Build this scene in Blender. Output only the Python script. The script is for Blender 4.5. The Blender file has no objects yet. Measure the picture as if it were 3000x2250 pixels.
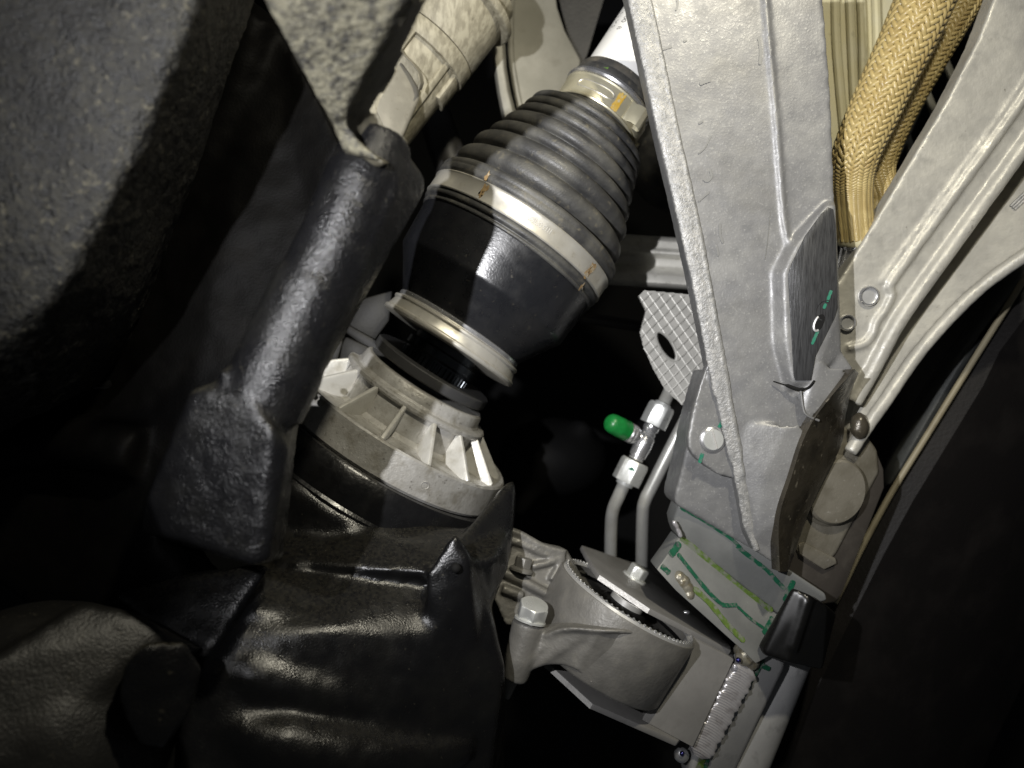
import bpy, bmesh, math, random
from mathutils import Vector, Matrix, noise
random.seed(7)
R = math.radians
SC = bpy.context.scene
COL = SC.collection

# ------------------------------------------------------------------ camera
F = 2310.0                                   # focal length in photograph pixels (3000 x 2250)
cd = bpy.data.cameras.new('camera'); cam = bpy.data.objects.new('camera', cd); COL.objects.link(cam)
cam.rotation_euler = (R(90), 0, 0)
cd.sensor_fit = 'HORIZONTAL'; cd.angle = 2*math.atan(1500/F)
cd.clip_start = 0.01; cd.clip_end = 20
cd.dof.use_dof = True; cd.dof.focus_distance = 0.37; cd.dof.aperture_fstop = 7.0
SC.camera = cam
# ------------------------------------------------------------------ world, lamps, exposure
w = bpy.data.worlds.new('World'); SC.world = w; w.use_nodes = True
w.node_tree.nodes['Background'].inputs[0].default_value = (0.9, 0.95, 1.0, 1)
w.node_tree.nodes['Background'].inputs[1].default_value = 0.03
def lamp(name, kind, loc, target, energy, color, **kw):
    l = bpy.data.lights.new(name, kind); l.energy = energy; l.color = color
    for k, v in kw.items(): setattr(l, k, v)
    o = bpy.data.objects.new(name, l); COL.objects.link(o); o.location = loc
    o.rotation_euler = (Vector(target)-Vector(loc)).to_track_quat('-Z', 'Y').to_euler()
    return o
# the hand torch left of the camera: cool, hard shadows
lamp('torch_lamp', 'SPOT', (-0.120, -0.02, 0.060), (0.07, 0.42, 0.105), 11.0, (0.985, 0.98, 1.0),
     spot_size=R(82), spot_blend=1.0, shadow_soft_size=0.003)
# the warmer inspection lamp above the camera
lamp('inspection_lamp', 'SPOT', (0.14, 0.01, 0.35), (0.02, 0.42, 0.01), 7.2, (1.0, 0.93, 0.75),
     spot_size=R(98), spot_blend=1.0, shadow_soft_size=0.012)
vs = SC.view_settings
vs.view_transform = 'Standard'; vs.look = 'None'; vs.gamma = 1; vs.exposure = 0.04; vs.use_curve_mapping = False
SC.cycles.use_denoising = True
SC.cycles.max_bounces = 6

# ------------------------------------------------------------------ helpers
def P(x, y, d):
    return Vector(((x-1500)/F*d, d, (1125-y)/F*d))
class Plane:
    def __init__(s, a, b, c):
        s.p = P(*a); s.n = (P(*b)-s.p).cross(P(*c)-s.p).normalized()
        if s.n.y > 0: s.n = -s.n            # faces the camera
    def __call__(s, x, y, up=0):
        r = P(x, y, 1.0); return r*(s.p.dot(s.n)/r.dot(s.n)) + s.n*up
def smoothpts(pts, n=8):
    out = []
    for i in range(len(pts)-1):
        p0 = pts[max(i-1, 0)]; p1 = pts[i]; p2 = pts[i+1]; p3 = pts[min(i+2, len(pts)-1)]
        for j in range(n):
            t = j/n
            out.append(0.5*((2*p1)+(p2-p0)*t+(2*p0-5*p1+4*p2-p3)*t*t+(3*p1-p0-3*p2+p3)*t*t*t))
    out.append(pts[-1]); return out
class Geo:
    def __init__(s): s.v = []; s.f = []
    def add(s, v, f):
        n = len(s.v); s.v += [Vector(p) for p in v]; s.f += [tuple(i+n for i in q) for q in f]; return s
    def hull(s, pts):
        bm = bmesh.new()
        for p in pts: bm.verts.new(p)
        g = bmesh.ops.convex_hull(bm, input=bm.verts)
        bmesh.ops.delete(bm, geom=[e for e in bm.verts if not e.link_faces], context='VERTS')
        bm.verts.index_update()
        s.add([v.co.copy() for v in bm.verts], [[v.index for v in f.verts] for f in bm.faces]); bm.free(); return s
    def prism(s, poly, vec):
        n = len(poly); vec = Vector(vec)
        v = list(poly)+[p+vec for p in poly]
        f = [tuple(range(n)), tuple(range(2*n-1, n-1, -1))]
        f += [(i, n+i, n+(i+1) % n, (i+1) % n) for i in range(n)]
        return s.add(v, f)
    def loft(s, rings, closed=True, cap=True):
        m = len(rings[0]); v = [p for r in rings for p in r]; f = []
        for i in range(len(rings)-1):
            for j in range(m if closed else m-1):
                k = (j+1) % m
                f.append((i*m+j, i*m+k, (i+1)*m+k, (i+1)*m+j))
        if cap:
            f.append(tuple(range(m-1, -1, -1))); f.append(tuple(range((len(rings)-1)*m, len(rings)*m)))
        return s.add(v, f)
    def lathe(s, o, a, prof, seg=64, ref=None, k=1.0, path=None, cap=True):
        a = a.normalized(); e1, e2 = frame(a, ref)
        rings = []
        for t, r in prof:
            c = o+a*t*k if path is None else path(t)
            rings.append([c+(e1*math.cos(2*math.pi*j/seg)+e2*math.sin(2*math.pi*j/seg))*r*k for j in range(seg)])
        return s.loft(rings, True, cap)
    def tube(s, pts, r, seg=10, flat=1.0, nrm=None):
        n = len(pts); rr = r if isinstance(r, (list, tuple)) else [r]*n
        rings = []; e1 = None
        for i, p in enumerate(pts):
            t = (pts[min(i+1, n-1)]-pts[max(i-1, 0)]).normalized()
            if nrm is not None: e1 = (nrm-t*nrm.dot(t)).normalized()
            elif e1 is None:
                e1 = t.orthogonal().normalized()
            else: e1 = (e1-t*e1.dot(t)).normalized()
            e2 = t.cross(e1)
            q = rr[min(int(i*len(rr)/n), len(rr)-1)] if len(rr) != n else rr[i]
            rings.append([p+(e1*math.cos(2*math.pi*j/seg)*flat+e2*math.sin(2*math.pi*j/seg))*q for j in range(seg)])
        return s.loft(rings)
    def ball(s, c, r, u=10, v=7, sc=(1, 1, 1)):
        pts = [c+Vector((0, 0, r*sc[2]))]
        for i in range(1, v):
            th = math.pi*i/v
            for j in range(u):
                ph = 2*math.pi*j/u
                pts.append(c+Vector((r*sc[0]*math.sin(th)*math.cos(ph), r*sc[1]*math.sin(th)*math.sin(ph), r*sc[2]*math.cos(th))))
        pts.append(c-Vector((0, 0, r*sc[2])))
        f = [(0, 1+j, 1+(j+1) % u) for j in range(u)]
        for i in range(v-2):
            for j in range(u):
                a = 1+i*u; b = a+u; f.append((a+j, b+j, b+(j+1) % u, a+(j+1) % u))
        l = len(pts)-1; a = 1+(v-2)*u
        f += [(l, a+(j+1) % u, a+j) for j in range(u)]
        return s.add(pts, f)
    def hexa(s, o, a, r, h, ref=None, dome=0.12):
        e1, e2 = frame(a.normalized(), ref); a = a.normalized()
        def ring(rr, t, n=24, hexed=True):
            out = []
            for j in range(n):
                ang = 2*math.pi*j/n
                q = rr*(math.cos(math.pi/6)/math.cos((ang % (math.pi/3))-math.pi/6)) if hexed else rr
                out.append(o+a*t+(e1*math.cos(ang)+e2*math.sin(ang))*q)
            return out
        return s.loft([ring(r, 0), ring(r, h*(1-dome)), ring(r*.9, h, hexed=False), ring(r*.86, h*1.0+.0001, hexed=False)])
    def obj(s, name, m, parent=None, bevel=0, seg=2, voxel=0, smooth=0, disp=(), sharp=35, sub=0):
        me = bpy.data.meshes.new(name)
        off = parent_off(parent)
        me.from_pydata([p-off for p in s.v], [], s.f); me.update()
        bm = bmesh.new(); bm.from_mesh(me); bmesh.ops.recalc_face_normals(bm, faces=bm.faces); bm.to_mesh(me); bm.free()
        o = bpy.data.objects.new(name, me); COL.objects.link(o)
        mods = False
        if bevel:
            b = o.modifiers.new('b', 'BEVEL'); b.width = bevel; b.segments = seg; b.limit_method = 'ANGLE'; b.angle_limit = R(28); mods = True
        if sub:
            b = o.modifiers.new('u', 'SUBSURF'); b.levels = b.render_levels = sub; mods = True
        if voxel:
            b = o.modifiers.new('r', 'REMESH'); b.mode = 'VOXEL'; b.voxel_size = voxel; mods = True
        if smooth:
            b = o.modifiers.new('s', 'SMOOTH'); b.iterations = smooth; b.factor = 0.5; mods = True
        for sc_, st in disp:
            tx = bpy.data.textures.new('t', 'CLOUDS'); tx.noise_scale = sc_; tx.noise_depth = 3
            b = o.modifiers.new('d', 'DISPLACE'); b.texture = tx; b.strength = st; b.mid_level = 0.5; mods = True
        if mods:
            bpy.context.view_layer.update()
            ev = o.evaluated_get(bpy.context.evaluated_depsgraph_get())
            nm = bpy.data.meshes.new_from_object(ev); o.modifiers.clear(); o.data = nm; bpy.data.meshes.remove(me); me = nm; me.name = name
        for p in me.polygons: p.use_smooth = True
        if not voxel: me.set_sharp_from_angle(angle=R(sharp))
        me.materials.clear(); me.materials.append(m)
        if parent: o.parent = parent
        return o
def parent_off(p):
    o = Vector((0, 0, 0))
    while p is not None: o = o+p.location; p = p.parent
    return o
def frame(a, ref=None):
    if ref is None: ref = Vector((0, 1, 0)) if abs(a.y) < .8 else Vector((1, 0, 0))
    e1 = (ref-a*ref.dot(a)).normalized(); return e1, a.cross(e1)
def thing(name, label, cat, base, group=None):
    o = bpy.data.objects.new(name, None); COL.objects.link(o); o.location = base; o.empty_display_size = .02
    o['label'] = label; o['category'] = cat
    if group: o['group'] = group
    return o
def tag(o, label, cat, group=None):
    o['label'] = label; o['category'] = cat
    if group: o['group'] = group
    return o

# ------------------------------------------------------------------ materials
def mat(name, base, rough=.5, metal=0.0, layers=(), bumps=(), spec=.5, rvar=0, coat=0, brushed=None, stretch=None, topdust=None):
    m = bpy.data.materials.new(name); m.use_nodes = True; nt = m.node_tree; N = nt.nodes; L = nt.links
    b = N['Principled BSDF']; tc = N.new('ShaderNodeTexCoord')
    src = tc.outputs['Object']
    if stretch:
        mp = N.new('ShaderNodeMapping'); mp.inputs['Rotation'].default_value = stretch[0]; mp.inputs['Scale'].default_value = stretch[1]
        L.new(src, mp.inputs['Vector']); src = mp.outputs[0]
    def nz(scale, detail=3, rough_=.55):
        n = N.new('ShaderNodeTexNoise'); n.inputs['Scale'].default_value = scale; n.inputs['Detail'].default_value = detail
        n.inputs['Roughness'].default_value = rough_; L.new(src, n.inputs['Vector']); return n.outputs['Fac']
    def mr(x, lo, hi, a=0, c=1):
        n = N.new('ShaderNodeMapRange'); n.inputs['From Min'].default_value = lo; n.inputs['From Max'].default_value = hi
        n.inputs['To Min'].default_value = a; n.inputs['To Max'].default_value = c; L.new(x, n.inputs['Value']); return n.outputs[0]
    b.inputs['Base Color'].default_value = (*base, 1); b.inputs['Roughness'].default_value = rough
    b.inputs['Metallic'].default_value = metal; b.inputs['Specular IOR Level'].default_value = spec
    b.inputs['Coat Weight'].default_value = coat; b.inputs['Coat Roughness'].default_value = .15
    c = None; rg = None; mt = None
    for ly in layers:                      # (colour, noise scale, detail, lo, hi, amount, roughness or None, metallic or None)
        fac = mr(nz(ly[1], ly[2]), ly[3], ly[4], 0, ly[5])
        mx = N.new('ShaderNodeMix'); mx.data_type = 'RGBA'; L.new(fac, mx.inputs['Factor'])
        if c is None: mx.inputs[6].default_value = (*base, 1)
        else: L.new(c, mx.inputs[6])
        mx.inputs[7].default_value = (*ly[0], 1); c = mx.outputs[2]
        if len(ly) > 6 and ly[6] is not None:
            mf = N.new('ShaderNodeMix'); L.new(fac, mf.inputs['Factor'])
            if rg is None: mf.inputs[2].default_value = rough
            else: L.new(rg, mf.inputs[2])
            mf.inputs[3].default_value = ly[6]; rg = mf.outputs[0]
        if len(ly) > 7 and ly[7] is not None:
            mf = N.new('ShaderNodeMix'); L.new(fac, mf.inputs['Factor'])
            if mt is None: mf.inputs[2].default_value = metal
            else: L.new(mt, mf.inputs[2])
            mf.inputs[3].default_value = ly[7]; mt = mf.outputs[0]
    if topdust:                            # settled dust on faces that look up: (colour, amount)
        ge = N.new('ShaderNodeNewGeometry'); sx = N.new('ShaderNodeSeparateXYZ'); L.new(ge.outputs['Normal'], sx.inputs[0])
        up = mr(sx.outputs['Z'], .45, .95, 0, 1); nn = mr(nz(650, 5), .36, .70, 0, topdust[1])
        mu = N.new('ShaderNodeMath'); mu.operation = 'MULTIPLY'; L.new(up, mu.inputs[0]); L.new(nn, mu.inputs[1])
        mx = N.new('ShaderNodeMix'); mx.data_type = 'RGBA'; L.new(mu.outputs[0], mx.inputs['Factor'])
        if c is None: mx.inputs[6].default_value = (*base, 1)
        else: L.new(c, mx.inputs[6])
        mx.inputs[7].default_value = (*topdust[0], 1); c = mx.outputs[2]
    if c is not None: L.new(c, b.inputs['Base Color'])
    if rvar:
        x = mr(nz(170, 4), .3, .7, -rvar, rvar); ad = N.new('ShaderNodeMath'); L.new(x, ad.inputs[0])
        if rg is None: ad.inputs[1].default_value = rough
        else: L.new(rg, ad.inputs[1])
        rg = ad.outputs[0]
    if rg is not None: L.new(rg, b.inputs['Roughness'])
    if mt is not None: L.new(mt, b.inputs['Metallic'])
    prev = None
    for sc_, det, st, dist in bumps:
        bp = N.new('ShaderNodeBump'); bp.inputs['Strength'].default_value = st; bp.inputs['Distance'].default_value = dist
        L.new(nz(sc_, det), bp.inputs['Height'])
        if prev: L.new(prev, bp.inputs['Normal'])
        prev = bp.outputs[0]
    if prev: L.new(prev, b.inputs['Normal'])
    return m
M = {}
DUST = (.22, .20, .14); TAN = (.30, .26, .17)
M['black_cast'] = mat('black_cast', (.005, .005, .0055), .28, 0, [((.012, .0118, .010), 55, 4, .48, .75, .5, .45), ((.13, .118, .085), 330, 4, .66, .80, .30, .8)],
                      [(1000, 3, .75, .0006)], rvar=.10, spec=.33, topdust=((.12, .11, .077), .40))
M['black_paint'] = mat('black_paint', (.005, .005, .0055), .27, 0, [((.012, .0118, .010), 40, 4, .48, .75, .5, .4), ((.13, .118, .085), 500, 4, .68, .80, .35, .8)],
                      [(1400, 2, .5, .0003)], rvar=.08, spec=.42, topdust=((.13, .118, .082), .16))
M['black_cast_dusty'] = mat('black_cast_dusty', (.022, .021, .018), .55, 0, [((.125, .116, .08), 330, 5, .36, .60, .9, .85), ((.02, .019, .017), 90, 4, .54, .7, .6), ((.21, .195, .135), 900, 3, .52, .70, .55, .8)],
                            [(600, 4, 1, .001), (1500, 2, .6, .0005)], rvar=.1)
M['dust_wall'] = mat('dust_wall', (.075, .068, .048), .6, 0, [((.11, .10, .072), 70, 4, .45, .65, .7), ((.035, .031, .024), 160, 4, .56, .75, .6)], [(700, 2, .3, .0004)])
M['black_matte'] = mat('black_matte', (.0022, .0021, .002), .55, 0, [((.0045, .0042, .0038), 60, 4, .5, .7, .6)], [(900, 3, .35, .0004)], spec=.05)
M['black_smooth'] = mat('black_smooth', (.006, .006, .0065), .28, 0, [((.02, .019, .016), 45, 4, .52, .8, .5, .5)], [(500, 2, .25, .0005)], rvar=.08, spec=.45)
M['housing'] = mat('housing', (.006, .006, .0055), .5, 0, [((.026, .025, .021), 300, 5, .42, .62, .8, .8), ((.105, .096, .068), 420, 5, .57, .72, .6, .8), ((.006, .006, .006), 22, 4, .44, .58, .75)],
                   [(520, 4, 1, .0012), (1000, 2, .6, .0006)], spec=.28)
M['rubber'] = mat('rubber', (.034, .034, .034), .50, 0, [((.11, .107, .095), 70, 5, .40, .68, .75, .55), ((.20, .175, .115), 260, 5, .60, .76, .5, .8)], [(1100, 2, .4, .0004)], rvar=.12, spec=.6)
M['cup'] = mat('cup', (.010, .0105, .0125), .29, 0, [((.022, .022, .022), 60, 5, .5, .75, .5, .4), ((.15, .13, .09), 300, 5, .66, .77, .35, .8)], [(900, 2, .22, .0003)], rvar=.06, spec=1.0)
M['cast_alu'] = mat('cast_alu', (.188, .188, .190), .44, .32, [((.25, .249, .242), 60, 5, .40, .66, .8), ((.14, .142, .148), 110, 6, .52, .80, .7), ((.42, .42, .40), 900, 2, .60, .72, .5, .3), ((.125, .12, .105), 22, 6, .50, .66, .40, .55)],
                    [(900, 3, .22, .0004), (150, 3, .08, .0006)], rvar=.08)
M['cast_edge'] = mat('cast_edge', (.24, .24, .235), .46, .25, [((.34, .335, .32), 330, 4, .42, .62, .8), ((.13, .13, .125), 420, 4, .56, .75, .75)], [(700, 3, .7, .0006), (1300, 2, .4, .0004)], rvar=.1)
M['arm_alu'] = mat('arm_alu', (.38, .37, .335), .46, .25, [((.50, .485, .43), 55, 5, .40, .66, .8), ((.24, .235, .215), 130, 5, .55, .78, .6), ((.09, .08, .06), 230, 3, .70, .76, .6)], [(520, 3, .4, .0005), (110, 3, .25, .0008)], rvar=.1)
M['ring_alu'] = mat('ring_alu', (.36, .35, .325), .42, .32, [((.50, .495, .475), 90, 5, .42, .66, .8), ((.15, .135, .10), 120, 6, .50, .72, .75, .65), ((.10, .09, .075), 420, 3, .62, .72, .6)], [(700, 3, .45, .0005)], rvar=.1)  # dirtier and darker than the fins, which paints shade into the pockets
M['fin_alu_lit'] = mat('fin_alu_lit', (.55, .54, .50), .40, .3, [((.36, .34, .28), 160, 5, .48, .70, .7)], [(700, 3, .3, .0004)], rvar=.1)  # paler than the ring body, so fins look lit against shaded pockets
M['bush_alu'] = mat('bush_alu', (.155, .15, .138), .48, .3, [((.215, .207, .19), 80, 5, .42, .66, .8), ((.20, .19, .16), 160, 5, .55, .75, .5)], [(600, 3, .35, .0005)], rvar=.1)
M['bush_rough'] = M['bush_alu']
M['plate_steel'] = mat('plate_steel', (.21, .205, .198), .55, .25, [((.27, .263, .255), 60, 4, .42, .66, .7), ((.12, .115, .105), 120, 4, .58, .8, .5)], [(900, 2, .15, .0003)], rvar=.06)
M['subframe'] = mat('subframe', (.17, .174, .17), .5, .2, [((.22, .224, .216), 50, 4, .42, .66, .7), ((.18, .18, .17), 90, 4, .58, .8, .5)], [(900, 2, .15, .0003)], rvar=.06)
M['rail_paint'] = mat('rail_paint', (.27, .27, .272), .42, .15, [((.34, .34, .335), 50, 4, .42, .66, .7), ((.06, .058, .06), 120, 4, .58, .8, .5)], [(900, 2, .2, .0003)], rvar=.08)
M['edge_bright'] = mat('edge_bright', (.55, .54, .52), .45, .4, [((.4, .39, .38), 300, 3, .5, .7, .6)], [(900, 2, .3, .0004)])
M['clamp'] = mat('clamp', (.62, .60, .54), .36, .6, [((.45, .42, .34), 50, 4, .45, .7, .7, .5), ((.30, .27, .20), 200, 4, .60, .75, .5, .6)], [(500, 2, .06, .0003)], rvar=.08)
M['clamp_yellow'] = mat('clamp_yellow', (.66, .62, .46), .38, .6, [((.52, .47, .31), 60, 4, .45, .7, .6, .5)], [(500, 2, .08, .0003)], rvar=.08)
M['chrome'] = mat('chrome', (.75, .75, .76), .24, .85, [((.45, .44, .42), 240, 4, .55, .75, .5, .5)], [(700, 2, .06, .0003)], rvar=.05)
M['steel'] = mat('steel', (.50, .50, .49), .36, .5, [((.36, .35, .33), 120, 4, .5, .7, .5)], [(700, 2, .1, .0003)], rvar=.08)
M['zinc'] = mat('zinc', (.60, .61, .59), .33, .45, [((.45, .46, .43), 120, 4, .5, .7, .5)], [(600, 2, .12, .0003)], rvar=.08)
M['tube_metal'] = mat('tube_metal', (.48, .48, .45), .38, .4, [((.38, .37, .33), 90, 4, .5, .7, .6), ((.12, .12, .11), 120, 2, .74, .78, .5)], [(900, 2, .1, .0003)], rvar=.06)
M['stub'] = mat('stub', (.05, .055, .06), .28, .8)
M['seal'] = mat('seal', (.035, .035, .036), .5, 0, [((.07, .068, .06), 120, 4, .5, .7, .5)])
M['shaft_white'] = mat('shaft_white', (.80, .80, .79), .4, 0, [((.70, .69, .66), 70, 4, .5, .75, .5)], [(700, 2, .08, .0003)])
M['sleeve'] = mat('sleeve', (.07, .068, .062), .55, 0, [((.16, .14, .11), 120, 5, .45, .7, .7), ((.34, .31, .24), 320, 4, .64, .74, .6)], [(600, 2, .3, .0004)])
M['ink'] = mat('ink', (.01, .01, .012), .6)
M['rust'] = mat('rust', (.20, .13, .06), .75, 0, [((.33, .23, .10), 400, 4, .4, .7, .7), ((.36, .34, .28), 420, 4, .50, .64, .9)], [(600, 2, .5, .0004)])
M['paint_yellow'] = mat('paint_yellow', (.62, .38, .05), .5, 0, [((.66, .52, .20), 260, 4, .45, .7, .7), ((.55, .51, .36), 420, 5, .55, .66, .8)])
M['paint_green'] = mat('paint_green', (.006, .075, .038), .5, 0, [((.010, .11, .055), 300, 4, .45, .7, .6), ((.14, .145, .135), 330, 5, .50, .64, .85)])
M['paint_lime'] = mat('paint_lime', (.075, .13, .02), .6, 0, [((.13, .20, .035), 350, 4, .45, .7, .7), ((.17, .175, .15), 300, 5, .46, .62, .9)])
M['marker_teal'] = mat('marker_teal', (.02, .16, .10), .5, 0, [((.10, .14, .12), 420, 5, .5, .65, .8)])
M['cap_green'] = mat('cap_green', (.008, .155, .03), .36, 0, [((.012, .26, .05), 200, 3, .45, .7, .6)], [(500, 2, .08, .0003)], spec=.6)
M['pad'] = mat('pad', (.055, .056, .058), .36, .35, [((.022, .022, .023), 400, 4, .45, .65, .7), ((.10, .10, .10), 260, 4, .58, .75, .5)], [(420, 3, .3, .0004)], rvar=.12, stretch=((0, R(-8), 0), (4, 1, .35)))
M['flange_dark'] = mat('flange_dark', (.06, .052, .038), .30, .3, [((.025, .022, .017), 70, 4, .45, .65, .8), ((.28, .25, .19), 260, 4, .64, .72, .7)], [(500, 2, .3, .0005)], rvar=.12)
M['seat_metal'] = mat('seat_metal', (.27, .25, .205), .34, .4, [((.15, .135, .10), 60, 6, .42, .68, .85), ((.48, .46, .41), 330, 4, .63, .73, .7)], [(600, 2, .3, .0004)], rvar=.12)
M['bracket_brown'] = mat('bracket_brown', (.085, .075, .065), .42, .4, [((.15, .135, .115), 60, 4, .5, .7, .6)], [(600, 2, .2, .0004)])
M['connector'] = mat('connector', (.25, .228, .165), .6, 0, [((.40, .37, .275), 260, 5, .42, .60, .85), ((.12, .105, .07), 200, 6, .54, .72, .75)], [(700, 3, .35, .0004)], stretch=((0, R(-36), 0), (1.3, 1.3, .45)))
M['connector_dark'] = mat('connector_dark', (.10, .09, .07), .6)
M['flap'] = mat('flap', (.30, .285, .24), .5, .1, [((.38, .36, .30), 120, 4, .45, .65, .7), ((.2, .18, .14), 260, 4, .6, .75, .5)], [(800, 2, .15, .0003)])
M['panel'] = mat('panel', (.27, .26, .215), .55, .1, [((.36, .345, .29), 45, 4, .42, .66, .8), ((.16, .15, .115), 90, 4, .55, .78, .6)], [(700, 2, .12, .0003)])
M['panel_yellow'] = mat('panel_yellow', (.50, .46, .29), .55, .1, [((.52, .49, .35), 60, 4, .42, .66, .8), ((.22, .20, .12), 180, 4, .62, .76, .6)], [(700, 2, .15, .0003)])
M['member'] = mat('member', (.52, .51, .47), .5, .3, [((.66, .65, .60), 80, 4, .42, .66, .8), ((.25, .24, .21), 260, 4, .58, .75, .6)], [(600, 2, .25, .0004)])
M['waffle'] = mat('waffle', (.32, .315, .29), .55, .2, [((.40, .39, .36), 90, 4, .42, .66, .7)], [(700, 2, .15, .0003)])
M['rib_light'] = mat('rib_light', (.66, .65, .61), .5, .2)
M['braid'] = mat('braid', (.36, .275, .115), .32, 0, [((.46, .37, .17), 160, 4, .42, .66, .7), ((.26, .18, .065), 120, 4, .56, .76, .7)], [(1400, 2, .3, .0003)])
M['hose_core'] = mat('hose_core', (.16, .11, .04), .8)
M['ferrule'] = mat('ferrule', (.52, .48, .32), .4, .2, [((.40, .35, .22), 120, 4, .5, .7, .6)])
M['void'] = mat('void', (.006, .006, .006), .8, 0, spec=.2)
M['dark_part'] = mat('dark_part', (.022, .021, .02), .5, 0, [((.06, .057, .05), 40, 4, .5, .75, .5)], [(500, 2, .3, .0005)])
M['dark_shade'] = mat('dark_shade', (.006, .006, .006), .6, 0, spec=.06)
M['dark_plastic'] = mat('dark_plastic', (.007, .0066, .0055), .55, 0, [((.018, .017, .013), 80, 4, .45, .7, .7)], [(600, 2, .2, .0004)], spec=.3)
M['gloss_black'] = mat('gloss_black', (.004, .004, .004), .28, 0, [((.010, .0095, .009), 60, 4, .55, .8, .5, .45)], spec=.32)
M['liner_dark'] = mat('liner_dark', (.007, .0062, .006), .5, 0, [((.016, .014, .013), 30, 5, .48, .7, .6)], [(500, 3, .3, .0005)], spec=.18)
M['lobe_grey'] = mat('lobe_grey', (.010, .0098, .0092), .42, 0, [((.020, .019, .017), 60, 5, .45, .7, .6), ((.10, .092, .068), 400, 4, .64, .76, .4)], [(900, 3, .5, .0005)], spec=.35)
M['liner'] = mat('liner', (.035, .037, .036), .5, 0, [((.085, .088, .08), 50, 5, .45, .7, .7), ((.2, .2, .17), 300, 4, .68, .76, .4)], [(400, 2, .3, .0006)])
M['seal_tan'] = mat('seal_tan', (.24, .21, .14), .55, 0, [((.15, .125, .08), 60, 4, .5, .7, .6)])
M['weld'] = mat('weld', (.42, .41, .42), .30, .45, [((.22, .20, .20), 200, 5, .48, .7, .7)], [(800, 2, .2, .0003)])
M['weld_blue'] = mat('weld_blue', (.05, .05, .20), .2, .9)
M['weld_brown'] = mat('weld_brown', (.24, .225, .18), .34, .4, [((.18, .15, .09), 400, 3, .45, .65, .7)], [(500, 2, .5, .0005)])
M['fibre'] = mat('fibre', (.42, .36, .24), .6)
M['crumb'] = mat('crumb', (.66, .66, .62), .8)
M['debris'] = M['crumb']
M['leaf'] = mat('leaf', (.20, .42, .05), .5)
M['scuff'] = mat('scuff', (.18, .18, .175), .5, .3)

# ================================================================== setting: the dark wheel well behind everything
g = Geo()
n = 24
g.loft([[Vector((math.cos(math.pi*j/(n-1))*1.25, .62-.15+.5*math.sin(math.pi*j/(n-1)), z)) for j in range(n)] for z in (-1.0, -.3, .3, 1.0)], closed=False, cap=False)
o = g.obj('wheel_well', M['void']); o['kind'] = 'structure'; o['label'] = 'black hollow of the wheel well behind the parts'

# ================================================================== drive axle
D0 = .43; k = D0/F
C0 = P(1325, 995, D0)
A = Vector((.54, .06, .842)).normalized()
A2 = Vector((.535, .11, .845)).normalized()
REF = Vector((.842, 0, -.54))                # towards the right-hand silhouette
C1 = C0+A*354*k
def bent(t):                                 # boot centre line, t in photograph pixels from the big clamp
    if t < 60: return C1+A*t*k
    return C1+A*60*k+A2*(t-60)*k
def rp(t, r, phi, a=A, base=None):           # point on a turned surface; phi 0 right, 90 to the camera, 180 left
    e1, e2 = frame(a, REF)
    if e2.y > 0: e2 = -e2
    c = C0+A*t*k if base is None else base(t)
    return c+(e1*math.cos(R(phi))+e2*math.sin(R(phi)))*r*k
ax = thing('drive_axle', 'drive axle with black ribbed rubber boot, two metal clamps and white shaft', 'axle', C0)
Geo().lathe(C0, A, [(-330, 95), (-118, 95), (-112, 106), (-80, 106), (-74, 112), (-52, 112), (-46, 98), (30, 98)], 64, REF, k).obj('stub_shaft', M['stub'], ax)
g = Geo()
for j in range(44):
    a = 2*math.pi*j/44; e1, e2 = frame(A, REF)
    d = e1*math.cos(a)+e2*math.sin(a); s = A.cross(d)
    c = C0+d*104*k
    g.hull([c+A*t*k+s*w_*k+d*h*k for t in (-118, -86) for w_, h in ((-5, 0), (5, 0), (-2.5, 8), (2.5, 8))])
g.obj('spline_teeth', M['stub'], ax)
Geo().lathe(C0, A, [(-26, 150), (-26, 214), (-22, 219), (-14, 219), (-10, 213), (14, 206), (18, 210), (24, 210), (26, 203), (30, 160)], 96, REF, k).obj('dust_collar', M['clamp'], ax, bevel=.0002)
Geo().lathe(C0, A, [(26, 150), (27, 199), (32, 202), (40, 202), (44, 196), (46, 150)], 96, REF, k).obj('bright_lip', M['chrome'], ax)
cup = Geo().lathe(C0, A, [(40, 150), (44, 200), (60, 210), (118, 246), (150, 268), (156, 272), (161, 274), (168, 275), (290, 284), (300, 285), (335, 286), (350, 200)], 128, REF, k).obj('joint_cup', M['cup'], ax, sharp=25)
# boot
prof = [(-66, 240), (-66, 285), (-62, 290), (-56, 290), (-54, 286), (-50, 286), (-47, 294), (-40, 296), (-34, 294), (-30, 289), (26, 289), (30, 296), (36, 300), (48, 300), (52, 296), (56, 300), (66, 299), (74, 290), (78, 272)]
ridges = [(113, 284, 34), (177, 266, 29), (229, 245, 22), (278, 227, 25), (321, 212, 17), (354, 202, 15), (383, 193, 13)]
for i, (t, r, h) in enumerate(ridges):
    prof += [(t-h*.93, r-h*.80), (t-h*.80, r-h*.42), (t-h*.5, r-h*.12), (t-h*.1, r), (t+h*.35, r-h*.08), (t+h*.68, r-h*.36), (t+h*.86, r-h*.75), (t+h*.93, r-h*.98)]
prof = [p for i, p in enumerate(prof)]
prof.sort(key=lambda p: p[0])
prof += [(408, 166), (414, 140), (420, 131), (520, 131), (528, 134), (566, 124), (570, 118), (572, 100)]
boot = Geo().lathe(C0, A, prof, 128, REF, k, path=bent).obj('rubber_boot', M['rubber'], ax, sharp=60, sub=1)
Geo().lathe(C1, A2, [(518, 118), (520, 130), (545, 128), (566, 124), (569, 121), (570, 112)], 96, REF, k, path=bent).obj('boot_sleeve', M['sleeve'], ax)
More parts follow.
